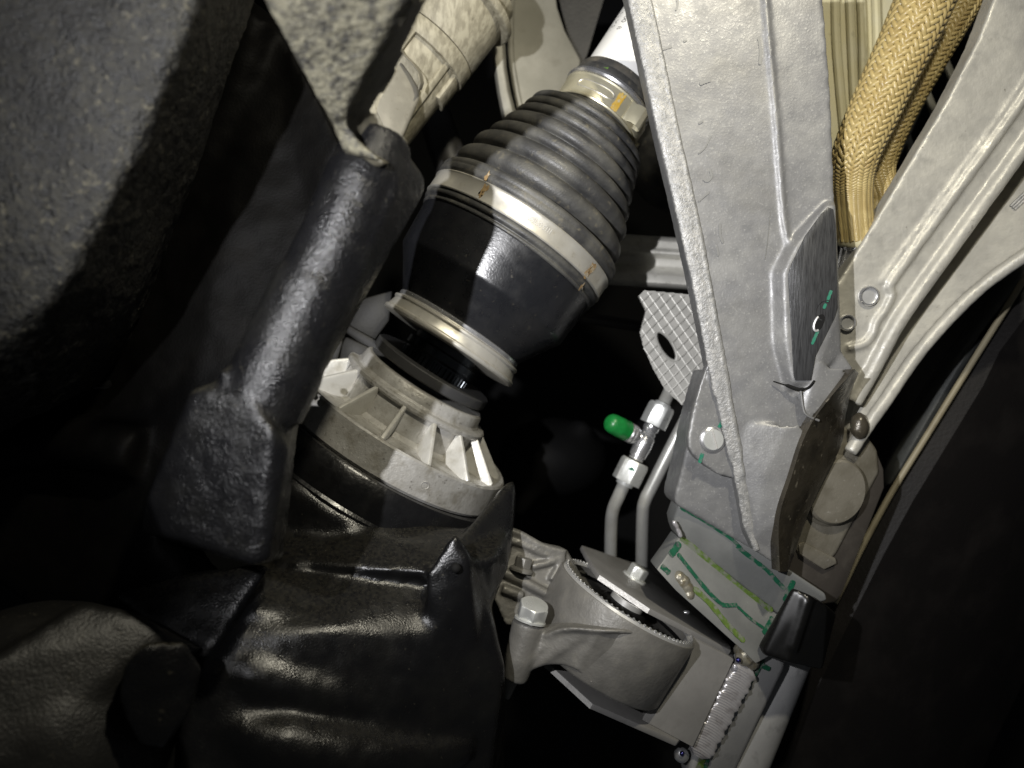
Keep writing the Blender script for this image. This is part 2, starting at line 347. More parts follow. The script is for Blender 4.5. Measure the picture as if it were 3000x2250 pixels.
cl = Geo().lathe(C1, A, [(-29, 288), (-29, 297), (-26, 299), (-21, 297), (17, 297), (22, 300), (25, 298), (25, 288), (-29, 288)], 128, REF, k, path=bent, cap=False).obj('large_clamp', M['clamp'], ax)
cs = Geo().lathe(C1, A2, [(424, 129), (424, 138), (428, 140), (432, 137), (492, 136), (496, 139), (499, 136), (499, 129), (424, 129)], 128, REF, k, path=bent, cap=False).obj('small_clamp', M['clamp_yellow'], ax)
Geo().lathe(C1, A2, [(500, 128), (502, 138), (508, 142), (516, 140), (520, 130)], 128, REF, k, path=bent).obj('bright_ring', M['chrome'], ax)
Geo().lathe(C1, A2, [(560, 114), (1300, 112)], 96, REF, k, path=bent).obj('shaft', M['shaft_white'], ax)
# ear of the small clamp: pinched loop
e1, e2 = frame(A2, REF)
if e2.y > 0: e2 = -e2
def onsm(t, phi, h): return bent(t)+(e1*math.cos(R(phi))+e2*math.sin(R(phi)))*h*k
g = Geo(); rings = []
for phi, h in [(58, 137), (54, 143), (51, 158), (47, 168), (42, 171), (38, 168), (36, 158), (38, 150), (41, 146), (37, 142), (30, 141), (18, 140), (4, 140)]:
    rings.append([onsm(432, phi, h), onsm(492, phi, h), onsm(492, phi, h+4), onsm(432, phi, h+4)])
g.loft(rings); g.obj('clamp_ear', M['clamp_yellow'], cs, bevel=.0002)
g = Geo(); g.loft([[onsm(405+14*q, 20-q*3, 150), onsm(405+14*q, 16-q*3, 150), onsm(405+14*q, 16-q*3, 157), onsm(405+14*q, 20-q*3, 157)] for q in range(3)]); g.obj('clamp_tab', M['clamp_yellow'], cs)
# embossed slot frame on the small clamp
pts = [onsm(t, p, 137.5) for t, p in [(452, 128), (450, 118), (450, 100), (450, 88), (454, 82), (462, 80), (470, 82), (474, 88), (474, 100), (474, 118), (472, 126), (462, 130), (452, 128)]]
Geo().tube(smoothpts(pts, 4), 2.0*k, 6).obj('slot_outline', M['clamp'], cs)
def patch(name, m, par, fn, ts, phis, h, jag=0):
    g = Geo(); rows = []
    for p in phis:
        j = random.uniform(-jag, jag)
        rows.append([fn(t+(j if i in (0, len(ts)-1) else 0), p+random.uniform(-jag, jag)*.12, h) for i, t in enumerate(ts)])
    m_ = len(ts); v = [q for r_ in rows for q in r_]
    g.add(v, [(i*m_+j, i*m_+j+1, (i+1)*m_+j+1, (i+1)*m_+j) for i in range(len(rows)-1) for j in range(m_-1)])
    return g.obj(name, m, par)
patch('paint_mark', M['paint_yellow'], cs, onsm, [430, 445, 460, 475, 490], [77.5, 76, 74.5, 73, 71.5, 70, 68.5], 137.8, 8)
def onlg(t, phi, h): return rp(354+t, h, phi)
patch('rust_streak', M['rust'], cl, onlg, [-22, -12, -2, 8, 18], [114.5, 114, 113.2, 112.6, 112], 298.0, 9)
patch('rust_streak', M['rust'], cl, onlg, [-26, -14, -2, 10, 22], [41.5, 40.6, 39.6, 38.4, 37.4], 298.2, 9)
patch('rust_streak', M['rust'], cl, onlg, [-62, -52, -44], [39, 38.2, 37.4, 36.6], 297, 7)
patch('rust_streak', M['rust'], cl, onlg, [30, 40, 50], [116.5, 115.8, 115.2], 302, 7)
def wrap_text(name, txt, m, par, size, fn, extrude=.1):
    cu = bpy.data.curves.new('t', 'FONT'); cu.body = txt; cu.size = 1; cu.extrude = extrude; cu.resolution_u = 2
    o = bpy.data.objects.new('t', cu); COL.objects.link(o); bpy.context.view_layer.update()
    me = bpy.data.meshes.new_from_object(o.evaluated_get(bpy.context.evaluated_depsgraph_get()))
    g = Geo(); g.add([fn(v.co.x*size, v.co.y*size, v.co.z*size) for v in me.vertices], [tuple(p.vertices) for p in me.polygons])
    bpy.data.objects.remove(o); bpy.data.curves.remove(cu); bpy.data.meshes.remove(me)
    return g.obj(name, m, par)
# "111.5 OETIKER" pressed into the big clamp, reading from lower right to upper left
wrap_text('pressed_lettering', '111.5 OETIKER', M['edge_bright'], cl, 20, lambda x, y, z: onlg(8-y, 72+x/297*57.3*.62, 297.3+z*.4))
sh_ = ax.children[-1]
shaft = [c for c in ax.children if c.name.startswith('shaft')][0]
def onshaft(u, v, z, t0, ph): return bent(t0-u)+(e1*math.cos(R(ph-v/113*57.3))+e2*math.sin(R(ph-v/113*57.3)))*(113.4+z)*k
wrap_text('printed_number', '0000184', M['ink'], shaft, 26, lambda x, y, z: onshaft(x, y, z*.1, 752, 139))
wrap_text('printed_words', 'MADE IN MEX', M['ink'], shaft, 26, lambda x, y, z: onshaft(x, y, z*.1, 830, 158))
o = patch('leaf_fleck', M['leaf'], None, onsm, [518, 526, 534], [112, 110, 108, 106.5], 131, 3); tag(o, 'tiny bright green leaf fleck stuck on the black boot sleeve', 'leaf')

# ================================================================== finned bearing ring
AR = Vector((.54, -.095, .842)).normalized()
def rpr(t, r, phi):
    e1, e2 = frame(AR, REF)
    if e2.y > 0: e2 = -e2
    return C0+AR*t*k+(e1*math.cos(R(phi))+e2*math.sin(R(phi)))*r*k
rg = thing('finned_ring', 'cast aluminium ring with radial fins around the axle stub', 'bearing ring', C0-AR*280*k)
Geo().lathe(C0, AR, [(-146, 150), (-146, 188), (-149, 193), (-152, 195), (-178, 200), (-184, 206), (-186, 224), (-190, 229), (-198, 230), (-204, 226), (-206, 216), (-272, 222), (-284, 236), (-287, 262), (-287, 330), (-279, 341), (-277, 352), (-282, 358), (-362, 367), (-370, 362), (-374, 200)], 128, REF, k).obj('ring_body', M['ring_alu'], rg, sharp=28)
fin = Geo()
NF = 15
fm = None
for j in range(NF):
    a = 2*math.pi*(j+.35)/NF; e1_, e2_ = frame(AR, REF)
    d = e1_*math.cos(a)+e2_*math.sin(a); s = AR.cross(d)
    g = Geo()
    q = lambda t, r, w_: C0+AR*t*k+d*r*k+s*w_*k
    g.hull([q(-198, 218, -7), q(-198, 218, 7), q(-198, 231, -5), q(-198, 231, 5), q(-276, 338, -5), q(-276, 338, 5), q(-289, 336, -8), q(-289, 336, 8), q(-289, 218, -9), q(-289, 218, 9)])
    g.obj('fin', M['fin_alu_lit'], rg, bevel=.0004)
g = Geo()
for j in range(10):
    ph = 88+j*3.4
    g.tube([rpr(-350+3*math.cos(x_*.7)*1.5, 364.6, ph+.9*math.sin(x_*.7)) for x_ in range(10)], .9*k, 5)
g.obj('stamped_circles', M['ring_alu'], rg)
pts = [rpr(-325+10*math.cos(x_*.6), 363, 62+1.8*math.sin(x_*.6)) for x_ in range(12)]
Geo().tube(pts, 1.3*k, 6).obj('cast_circle', M['ring_alu'], rg)
Geo().lathe(C0, AR, [(-150, 90), (-128, 90), (-128, 182), (-124, 186), (-100, 186), (-97, 183), (-97, 108), (-110, 90)], 96, REF, k).obj('seal_disc', M['seal'], rg)

# ================================================================== black cast knuckle
kn = thing('cast_knuckle', 'black cast steering knuckle with a dusty upright post and heavy lower body', 'knuckle', P(900, 2000, .36))
g = Geo()
# post and the foot under it
g.tube(smoothpts([P(1105, 415, .284), P(1070, 520, .280), P(960, 770, .277), P(850, 1000, .275), P(760, 1200, .274)], 6), [.0128]*6+[.0138]*8+[.0148]*6+[.0155]*5, 24)
g.hull([P(1110, 430, .280), P(1170, 470, .274), P(1160, 560, .272), P(930, 1085, .270), P(800, 1085, .275), P(1195, 445, .300), P(1243, 515, .294), P(1245, 560, .294), P(955, 1085, .290), P(800, 1110, .31), P(1110, 400, .305)])
g.hull([P(560, 1150, .262), P(650, 1110, .264), P(720, 1160, .258), P(800, 1250, .256), P(845, 1320, .262), P(790, 1640, .262), P(740, 1655, .260), P(480, 1570, .266), P(430, 1460, .27),
        P(560, 1140, .31), P(880, 1190, .31), P(830, 1640, .31), P(410, 1560, .32)])
g.hull([P(640, 1080, .262), P(880, 1100, .268), P(890, 1150, .276), P(850, 1260, .268), P(660, 1180, .260), P(640, 1100, .31), P(920, 1110, .300), P(890, 1210, .31)])
g.obj('post', M['black_cast'], kn, voxel=.0011, smooth=16, disp=((.006, .0006), (.025, .0012)))
# upper flare
g = Geo()
g.prism([P(740, -60, .217), P(870, 180, .240), P(985, 385, .262), P(1000, 440, .264), P(1120, 470, .260), P(1050, 410, .262), P(1005, 350, .257), P(1030, 270, .250), P(1118, 110, .236), P(1215, -60, .221)], (0.0005, .012, 0))
g.obj('flare', M['black_cast_dusty'], kn, voxel=.0010, smooth=8, disp=((.005, .0010),))
fa = smoothpts([P(1215, -60, .221), P(1118, 110, .236), P(1030, 270, .250), P(1005, 350, .257), P(1045, 420, .262), P(1140, 475, .260)], 8)
fb = smoothpts([P(1295, -60, .236), P(1204, 110, .250), P(1122, 265, .263), P(1094, 325, .270), P(1108, 390, .276), P(1165, 455, .280)], 8)
Geo().loft([[p+Vector((-.001, .001, 0)), p.lerp(q, .5)+Vector((-.001, .003, -.001)), q, q+Vector((.002, .003, 0)), p.lerp(q, .5)+Vector((-.004, .011, -.002)), p+Vector((-.005, .007, 0))] for p, q in zip(fa, fb)]).obj('flare_wall', M['dust_wall'], kn, voxel=.0009, smooth=6, disp=((.004, .0005),))
# lower body that wraps the bearing ring
g = Geo()
g.lathe(C0, AR, [(-440, 300), (-455, 418), (-480, 440), (-640, 470), (-700, 200)], 64, REF, k)
g.hull([P(830, 1500, .365), P(960, 1600, .350), P(1250, 1680, .342), P(1440, 1640, .352), P(1490, 1560, .38), P(1490, 1660, .37), P(1440, 1760, .36),
        P(800, 1650, .340), P(860, 1500, .46), P(1490, 1560, .46), P(1440, 1760, .45)])
g.hull([P(520, 1700, .322), P(800, 1640, .350), P(1300, 1680, .356), P(1430, 1760, .352), P(560, 1860, .306), P(900, 1850, .316), P(1280, 1860, .334), P(1480, 1960, .352), P(1440, 2300, .35), P(1000, 2330, .31), P(560, 2330, .29), P(500, 2060, .296),
        P(520, 1700, .42), P(1440, 1760, .44), P(1480, 2300, .44), P(500, 2300, .42)])
g.hull([P(1240, 1680, .334), P(1330, 1550, .338), P(1380, 1640, .336), P(1300, 1820, .334), P(1250, 1900, .336), P(1400, 1900, .345), P(1300, 1700, .36), P(1450, 1700, .37)])
g.hull([P(560, 1680, .318), P(800, 1650, .322), P(640, 1900, .302), P(420, 1830, .305), P(330, 1740, .325), P(560, 2000, .30), P(560, 1680, .40), P(330, 1740, .40), P(560, 2000, .40)])
g.hull([P(1380, 1560, .385), P(1470, 1420, .398), P(1508, 1400, .400), P(1514, 1450, .398), P(1498, 1620, .380), P(1445, 1760, .365), P(1300, 1640, .350), P(1380, 1560, .46), P(1508, 1420, .46), P(1498, 1620, .46), P(1445, 1760, .46)])
for pts, r in (([P(640, 1800, .3235), P(800, 1835, .3275), P(960, 1880, .334)], .013), ([P(560, 1890, .3150), P(700, 1955, .3150), P(860, 2010, .3195), P(1100, 2045, .332), P(1330, 2060, .344)], .0135),
               ([P(540, 2050, .3065), P(760, 2160, .3075), P(940, 2200, .314), P(1180, 2220, .329), P(1380, 2190, .344)], .0145)):
    q_ = smoothpts(pts, 6); g.tube(q_, [r*(.35+.65*min(1, 3.2*min(i_, len(q_)-1-i_)/(len(q_)-1))) for i_ in range(len(q_))], 12)
g.obj('lower_body', M['black_paint'], kn, voxel=.0015, smooth=28, disp=((.03, .002),))
Geo().lathe(C0, AR, [(-372, 300), (-372, 374), (-366, 380), (-366, 396), (-372, 402), (-410, 414), (-455, 422), (-462, 428), (-472, 429), (-480, 420), (-482, 300)], 128, REF, k).obj('ring_collar', M['black_smooth'], kn, sharp=30)
# raised wall round the right of the ring
g = Geo(); rings = []
for ph in range(-40, 28, 6):
    rings.append([rpr(t, r, ph) for t, r in ((-365, 374), (-300-40*abs(ph-10)/60, 378), (-300-40*abs(ph-10)/60, 396), (-430, 412), (-430, 374))])
g.loft(rings); g.obj('ring_wall', M['black_smooth'], kn, voxel=.0012, smooth=5)
g = Geo(); g.ball(P(1335, 1664, .333), .0022, 12, 8); g.obj('drain_hole', M['void'], kn)
# web of the casting between housing, post and foot
g = Geo(); g.prism([P(640, -80, 0.365), P(800, 40, 0.357), P(1000, 420, 0.345), P(900, 700, 0.350), P(660, 1120, 0.330), P(460, 1560, 0.334), P(600, 1760, 0.337), P(330, 1800, 0.332), P(100, 1800, 0.347), P(-150, 1600, 0.362), P(-150, 1150, 0.362), P(200, 950, 0.380), P(500, 400, 0.373)], (0, .03, 0))
g.tube(smoothpts([P(760, 60, 0.357), P(640, 420, 0.361), P(420, 820, 0.367), P(140, 1160, 0.352)], 6), .010, 12)
g.tube(smoothpts([P(-100, 1330, 0.357), P(180, 1290, 0.347), P(420, 1330, 0.340)], 6), .012, 12)
g.obj('back_web', M['black_matte'], kn, voxel=.002, smooth=14, disp=((.02, .003),))
# lower left lobes
g = Geo(); g.ball(P(120, 2170, .30), .052, 40, 28, (1.0, .9, 1.0)); g.hull([P(-80, 1960, .26), P(240, 1760, .285), P(420, 1800, .29), P(600, 1900, .30), P(-80, 2300, .25), P(480, 1860, .29), P(250, 1760, .34), P(600, 1900, .34), P(-80, 2000, .34)])
g2 = Geo()
rings = []
for j in range(40):
    a = 2*math.pi*j/40
    rings.append((math.cos(a), math.sin(a)))
g.obj('front_lobe', M['lobe_grey'], kn, voxel=.002, smooth=10, disp=((.008, .0008),))
g = Geo(); g.hull([P(360, 1960, .262), P(420, 1880, .262), P(540, 1880, .27), P(590, 1960, .275), P(560, 2080, .272), P(480, 2190, .268), P(400, 2180, .265), P(350, 2060, .262), P(400, 1900, .30), P(590, 1960, .31), P(480, 2190, .31)])
g.obj('front_lug', M['black_cast'], kn, voxel=.0014, smooth=10, disp=((.006, .0012),))

# ================================================================== dusty housing close to the lens, upper left
g = Geo()
g.hull([P(-200, -250, .235), P(560, -250, .24), P(600, -60, .243), P(420, 420, .248), P(200, 820, .25), P(60, 1010, .255), P(-200, 1150, .25),
        P(780, -250, .29), P(745, 0, .30), P(585, 480, .31), P(380, 900, .31), P(150, 1200, .31), P(-200, 1350, .30), P(800, -250, .38), P(-250, -250, .38), P(350, 1100, .38), P(-250, 1300, .38)])
o = g.obj('dusty_housing', M['housing'], voxel=.0018, smooth=22, disp=((.004, .0016), (.04, .004)))
tag(o, 'big dusty black housing, out of focus in the upper left corner', 'housing')
g = Geo(); g.tube(smoothpts([P(150, 1180, .36), P(260, 1130, .355), P(420, 1140, .355), P(520, 1180, .36)], 6), .004, 10); g.hull([P(270, 1165, .352), P(360, 1160, .352), P(355, 1185, .352), P(290, 1185, .352), P(290, 1170, .37), P(360, 1180, .37)])
o = g.obj('dark_ledge', M['black_smooth'], voxel=.0012, smooth=6); tag(o, 'faint dusty ledge in the dark left of the knuckle foot', 'ledge')

# ================================================================== olive plastic connector behind the post
DC = .455; kc = DC/F; CC = P(1250, 133, DC); U = Vector((.59, .05, .81)).normalized(); RC = Vector((.81, 0, -.59))
cn = thing('plastic_connector', 'olive beige round plastic connector dusty behind the black post', 'connector', CC)
Geo().lathe(CC, U, [(14, 100), (14, 150), (17, 152), (150, 153), (175, 150), (230, 145)], 80, RC, kc).obj('barrel', M['connector'], cn)
Geo().lathe(CC, U, [(160, 140), (160, 172), (165, 176), (182, 176), (186, 170), (186, 150)], 80, RC, kc).obj('end_flange', M['connector'], cn, bevel=.0003)
Geo().lathe(CC, U, [(-330, 60), (-322, 110), (-300, 128), (-60, 134), (11, 134)], 80, RC, kc).obj('core', M['connector'], cn)
ec1, ec2 = frame(U, RC)
if ec2.y > 0: ec2 = -ec2
def oncn(t, ph, h): return CC+U*t*kc+(ec1*math.cos(R(ph))+ec2*math.sin(R(ph)))*h*kc
def shell(name, t0, t1, p0, p1, h0, h1, m, par, n=16, bev=.0005):
    g = Geo(); rings = []
    for i in range(n+1):
        p = p0+(p1-p0)*i/n
        rings.append([oncn(t0, p, h0), oncn(t1, p, h0), oncn(t1, p, h1), oncn(t0, p, h1)])
    return g.loft(rings).obj(name, m, par, bevel=bev)
shell('locking_collar', -38, 11, -60, 220, 130, 152, M['connector'], cn, 40)
shell('collar_rail', -150, -36, 88, 118, 130, 152, M['connector'], cn, 6)
shell('collar_rail', -120, -36, -20, 20, 130, 146, M['connector'], cn, 6)
shell('side_rib', -300, -36, 34, 42, 128, 141, M['connector'], cn, 3)
g = Geo(); f0 = [(1172, 178), (1200, 215), (1224, 262), (1222, 288), (1168, 412), (1150, 428), (1128, 380), (1100, 322), (1110, 290), (1140, 240)]
pl = Plane((1170, 180, .425), (1225, 270, .430), (1110, 320, .405))
g.prism([pl(*p) for p in f0], (.001, .004, 0)); o = g.obj('flap', M['flap'], cn, bevel=.0012)
g = Geo(); rings = []
for (x, y) in [(1178, 140), (1190, 160), (1215, 185), (1236, 215), (1241, 240), (1234, 262)]:
    rings.append([P(x-10, y-2, .418), P(x, y, .428), P(x+2, y+3, .429), P(x-8, y+4, .419)])
g.loft(rings).obj('flap_strip', M['flap'], cn, bevel=.0003)

# ================================================================== panels behind the axle top
fp = thing('frame_panel', 'dusty grey sheet metal panel with a raised bead behind the axle boot', 'panel', P(1560, 200, .54))
pl = Plane((1500, 0, .53), (1680, 0, .55), (1560, 360, .52))
Geo().prism([pl(*p) for p in [(1490, -60), (1622, -60), (1632, 20), (1655, 90), (1700, 175), (1690, 320), (1560, 400), (1525, 330), (1496, 190), (1492, 100)]], (0, .004, 0)).obj('sheet', M['panel'], fp, bevel=.001)
g = Geo(); g.tube(smoothpts([pl(1502, -60), pl(1497, 80), pl(1500, 190), pl(1526, 330), pl(1545, 400)], 6), .0022, 10); g.obj('bead', M['panel'], fp)
g = Geo(); g.loft([[P(x0, y, .50), P(x0+8, y, .493), P(x1-8, y, .493), P(x1, y, .50), P(x1, y, .515), P(x0, y, .515)] for x0, x1, y in [(1432, 1480, 60), (1438, 1480, 130), (1446, 1484, 200), (1456, 1496, 270), (1474, 1520, 360)]]); g.obj('rail', M['panel'], fp, bevel=.001)
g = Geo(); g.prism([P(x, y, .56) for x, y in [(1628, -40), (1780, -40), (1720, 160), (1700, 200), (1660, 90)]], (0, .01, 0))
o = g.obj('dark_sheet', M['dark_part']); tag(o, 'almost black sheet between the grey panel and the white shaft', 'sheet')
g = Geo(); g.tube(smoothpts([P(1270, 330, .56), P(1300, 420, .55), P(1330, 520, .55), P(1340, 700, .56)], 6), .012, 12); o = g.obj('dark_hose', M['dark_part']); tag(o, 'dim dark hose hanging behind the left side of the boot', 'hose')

# small dark plastic pieces left of the collar
sb = thing('sensor_bracket', 'small dim grey plastic bracket between the post and the axle collar', 'bracket', P(1050, 1000, .43))
for name, poly, d, th in (('plate', [(1040, 880), (1150, 850), (1140, 940), (1095, 1000), (1000, 960)], .445, .006), ('strip', [(995, 962), (1010, 945), (1130, 1012), (1120, 1040), (1090, 1035)], .435, .006),
                          ('block', [(1012, 985), (1078, 1015), (1085, 1040), (1060, 1070), (990, 1075), (1000, 1010)], .43, .01), ('post_end', [(975, 985), (1005, 1000), (985, 1070), (930, 1060)], .43, .01)):
    Geo().prism([P(x, y, d) for x, y in poly], (0, th, 0)).obj(name, M['dark_plastic'], sb, bevel=.0012)
g = Geo(); g.tube(smoothpts([P(1045, 890, .350), P(1000, 975, .352), P(950, 1065, .352), P(905, 1130, .350), P(880, 1170, .348), P(877, 1205, .346), P(883, 1242, .345)], 6), .00045, 6)
o = g.obj('stray_fibre', M['fibre']); tag(o, 'thin tan fibre lying across the finned ring', 'fibre')
g = Geo()
for i in range(34):
    g.ball(P(848+random.gauss(18, 17), 1130+random.gauss(-4, 14), .336+random.uniform(0, .006)), random.uniform(.0006, .0017), 6, 5)
o = g.obj('white_crumb', M['crumb']); tag(o, 'little clump of white crumbs where the post meets the ring', 'debris')

# ================================================================== dark things behind, centre
bb = thing('dark_bellows', 'black corrugated rubber bellows in the shadow behind the light grey strut', 'bellows', P(2020, 470, .52))
ab = Vector((-.55, -.45, -.45)).normalized(); kb = .52/F
prof = []
for i in range(9):
    r = 90+i*19; t = 190-i*26
    prof += [(t, r), (t-7, r+14), (t-14, r+20), (t-21, r+14)]
Geo().lathe(P(2030, 440, .53), ab, prof, 64, None, kb).obj('bellows', M['rubber'], bb, sharp=60)
# cross member
cm = thing('cross_member', 'light grey ribbed cross member running behind the boot and strut', 'cross member', P(1950, 770, .50))
rings = []
for x in (1700, 1800, 1900, 2000, 2120):
    s = (x-1860)*.07
    rings.append([P(x, y+s, d) for y, d in [(688, .505), (700, .497), (722, .497), (730, .492), (738, .492), (752, .502), (776, .503), (800, .492), (824, .490), (836, .496), (840, .52), (690, .52)]])
Geo().loft(rings).obj('beam', M['member'], cm, bevel=.0008)
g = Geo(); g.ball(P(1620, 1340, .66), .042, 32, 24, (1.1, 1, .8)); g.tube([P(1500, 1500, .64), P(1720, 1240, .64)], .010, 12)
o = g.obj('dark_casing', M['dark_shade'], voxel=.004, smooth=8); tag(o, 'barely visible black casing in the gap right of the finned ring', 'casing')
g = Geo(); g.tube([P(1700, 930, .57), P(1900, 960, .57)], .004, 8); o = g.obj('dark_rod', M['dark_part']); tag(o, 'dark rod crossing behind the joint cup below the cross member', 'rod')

# ================================================================== waffle plate
wp = thing('waffle_plate', 'pale grey curved plate with a diamond grid of ribs and a slotted hole', 'plate', P(1970, 1050, .46))
poly = [(1866, 866), (1884, 848), (2034, 862), (2140, 870), (2140, 1100), (2056, 1222), (2036, 1214), (1996, 1188), (1945, 1142), (1909, 1080), (1880, 1012), (1871, 974), (1888, 912)]
def wd(x, y):   # curved surface: turns away towards the lower left
    u = (x-1866)*.45+(1222-y)*.5
    return .448+.009*max(0, 1-u/150)**2
def W(x, y, up=0): return P(x, y, wd(x, y)-up)
hole = (1952, 1014, 17, 44, R(-32))
def inhole(x, y, s=1.0):
    dx, dy = x-hole[0], y-hole[1]; c, s_ = math.cos(hole[4]), math.sin(hole[4])
    u, v = dx*c-dy*s_*-1*-1, 0
    u = dx*c+dy*s_; v = -dx*s_+dy*c
    return (u/(hole[2]*s))**2+(v/(hole[3]*s))**2 < 1
def inpoly(x, y, pl_):
    c = False; j = len(pl_)-1
    for i in range(len(pl_)):
        if (pl_[i][1] > y) != (pl_[j][1] > y) and x < (pl_[j][0]-pl_[i][0])*(y-pl_[i][1])/(pl_[j][1]-pl_[i][1])+pl_[i][0]: c = not c
        j = i
    return c
bm = bmesh.new(); grid = {}
st = 2.5
for ix, x in enumerate([1860+st*i_ for i_ in range(115)]):
    for iy, y in enumerate([844+st*i_ for i_ in range(155)]):
        if inpoly(x, y, poly) and not inhole(x, y): grid[(ix, iy)] = bm.verts.new(W(x, y)-wp.location)
for (i, j) in list(grid):
    q = [(i, j), (i+1, j), (i+1, j+1), (i, j+1)]
    if all(t in grid for t in q): bm.faces.new([grid[t] for t in q])
me = bpy.data.meshes.new('sheet'); bm.to_mesh(me); bm.free()
o = bpy.data.objects.new('sheet', me); COL.objects.link(o); o.parent = wp
sm = o.modifiers.new('s', 'SMOOTH'); sm.iterations = 12
so = o.modifiers.new('t', 'SOLIDIFY'); so.thickness = .003; so.offset = 0
bpy.context.view_layer.update(); nm = bpy.data.meshes.new_from_object(o.evaluated_get(bpy.context.evaluated_depsgraph_get())); o.modifiers.clear(); o.data = nm
for p in nm.polygons: p.use_smooth = True
nm.set_sharp_from_angle(angle=R(50)); nm.materials.append(M['waffle'])
def rib(x0, y0, dx, dy, m, r):
    run = []
    for i in range(0, 460, 4):
        x, y = x0+dx*i, y0+dy*i
        ok = inpoly(1985+(x-1985)*1.035, 1035+(y-1035)*1.035, poly) and not inhole(x, y, 1.25)
        if ok: run.append(W(x, y, .0016))
        if (not ok or i > 452) and run:
            if len(run) > 3: Geo().tube(run, r, 6).obj('rib', m, wp)
            run = []
for q in range(-8, 12): rib(1870+q*30-40, 846, .56, .83, M['rib_light'], .00055)
for q in range(0, 18): rib(1850, 880+q*34, .72, -.69, M['waffle'], .0006)
g = Geo(); g.tube([W(hole[0]+(math.cos(a)*hole[2]*1.2)*math.cos(hole[4])-(math.sin(a)*hole[3]*1.15)*math.sin(hole[4]), hole[1]+(math.cos(a)*hole[2]*1.2)*math.sin(hole[4])+(math.sin(a)*hole[3]*1.15)*math.cos(hole[4]), .0005) for a in [2*math.pi*i/28 for i in range(29)]], .0012, 8)
g.obj('slot_rim', M['waffle'], wp)

# ================================================================== brake-line tee with green cap, and plain line
DT = .470; kt = DT/F
tee = thing('line_tee', 'zinc plated tee fitting with hex nuts, pipe and a green dust cap', 'pipe fitting', P(1880, 1300, DT))
T0 = P(1885, 1300, DT); dl = (P(1929, 1212, DT)-P(1847, 1379, DT)).normalized()
Geo().tube([P(1985, 1090, .480), P(1958, 1155, .474), P(1938, 1195, DT)], 19*kt, 16).obj('upper_pipe', M['tube_metal'], tee)
un = P(1912, 1246, DT)
Geo().hexa(un, dl, 40*kt, 66*kt, Vector((.5, -1, .3))).obj('hex_nut', M['zinc'], tee, bevel=.0003)
Geo().lathe(un, dl, [(60, 10), (60, 26), (72, 24), (76, 10)], 32, None, kt).obj('nut_shoulder', M['zinc'], tee)
Geo().lathe(T0, dl, [(-52, 8), (-52, 21), (-48, 23), (-44, 20), (-40, 25), (-24, 26), (0, 28), (22, 26), (28, 21), (34, 24), (40, 20), (46, 24), (58, 24), (60, 8)], 36, None, kt).obj('tee_body', M['chrome'], tee)
ln = P(1832, 1412, DT)
Geo().hexa(ln, dl, 44*kt, 68*kt, Vector((.15, -1, 0))).obj('hex_nut', M['zinc'], tee, bevel=.0003)
Geo().lathe(ln, dl, [(-10, 10), (-10, 25), (2, 27), (4, 10)], 32, None, kt).obj('nut_shoulder', M['zinc'], tee)
g = Geo(); g.prism([P(1842+x, 1372+y, DT-40*kt-.0004) for x, y in [(0, 0), (10, -4), (18, 4), (16, 10), (4, 6)]], (0, .0002, 0)); g.obj('paint_fleck', M['marker_teal'], tee)
Geo().tube(smoothpts([P(1832, 1410, DT), P(1812, 1455, DT+.004), P(1796, 1495, DT+.01), P(1790, 1550, DT+.02), P(1788, 1700, DT+.045)], 8), 19*kt, 18).obj('lower_pipe', M['tube_metal'], tee)
bdir = (P(1770, 1228, DT-.014)-P(1876, 1284, DT)).normalized()
B0 = P(1876, 1284, DT)
Geo().lathe(B0, bdir, [(-10, 12), (10, 20), (14, 17), (22, 17), (24, 27), (30, 29), (36, 29), (38, 25), (42, 29), (50, 29), (54, 24), (62, 22), (64, 10)], 36, None, kt).obj('bleed_stem', M['chrome'], tee)
Geo().lathe(B0, bdir, [(56, 10), (56, 29), (60, 30.5), (78, 29), (82, 30.5), (90, 29), (112, 28.5), (122, 26), (129, 20), (133, 11), (134, 3)], 40, None, kt).obj('dust_cap', M['cap_green'], tee, sharp=60)
pp = Geo(); pp.tube(smoothpts([P(2050, 1150, .475), P(1970, 1305, .475), P(1912, 1420, .477), P(1891, 1464, .479), P(1884, 1500, .484), P(1881, 1600, .50), P(1879, 1720, .52)], 8), 19*.482/F, 18)
o = pp.obj('metal_pipe', M['tube_metal']); tag(o, 'plain bent grey metal pipe right of the tee fitting', 'pipe')

# ================================================================== strut: large cast aluminium arm
ST = thing('cast_strut', 'large light grey cast aluminium strut crossing the picture in front of the shaft', 'strut', P(2200, 1550, .385))
ps = Plane((1850, 0, .372), (2400, 0, .368), (2250, 1500, .388))
left = [(1822, -80), (1840, 0), (1881, 190), (1922, 380), (1968, 570), (2017, 787), (2079, 1086), (2109, 1212), (2151, 1393), (2187, 1562), (2213, 1614)]
right = [(2288, 1664), (2286, 1514), (2318, 1393), (2376, 1236), (2500, 1079), (2466, 1028), (2459, 1001), (2453, 760), (2446, 597), (2435, 271), (2406, -80)]
g = Geo(); g.prism([ps(x, y) for x, y in left+right], (0.0, .012, 0))
# central rib
g.tube(smoothpts([ps(2236, -80), ps(2252, 120), ps(2272, 330), ps(2288, 540), ps(2298, 650), ps(2310, 715)], 5), .0015, 10)
# boss round the machined pad
g.hull([ps(*p) for p in [(2300, 716, 0), (2420, 590, 0), (2446, 590, 0), (2459, 1000, 0), (2466, 1028, 0), (2380, 1140, 0), (2300, 1150, 0), (2262, 1000, 0), (2258, 800, 0)]] +
       [ps(*p) for p in [(2325, 725, .0045), (2412, 606, .0045), (2438, 606, .0045), (2446, 910, .0045), (2385, 1045, .0045), (2372, 1118, .0045), (2316, 1118, .0045), (2296, 1000, .0045), (2290, 800, .0045)]])
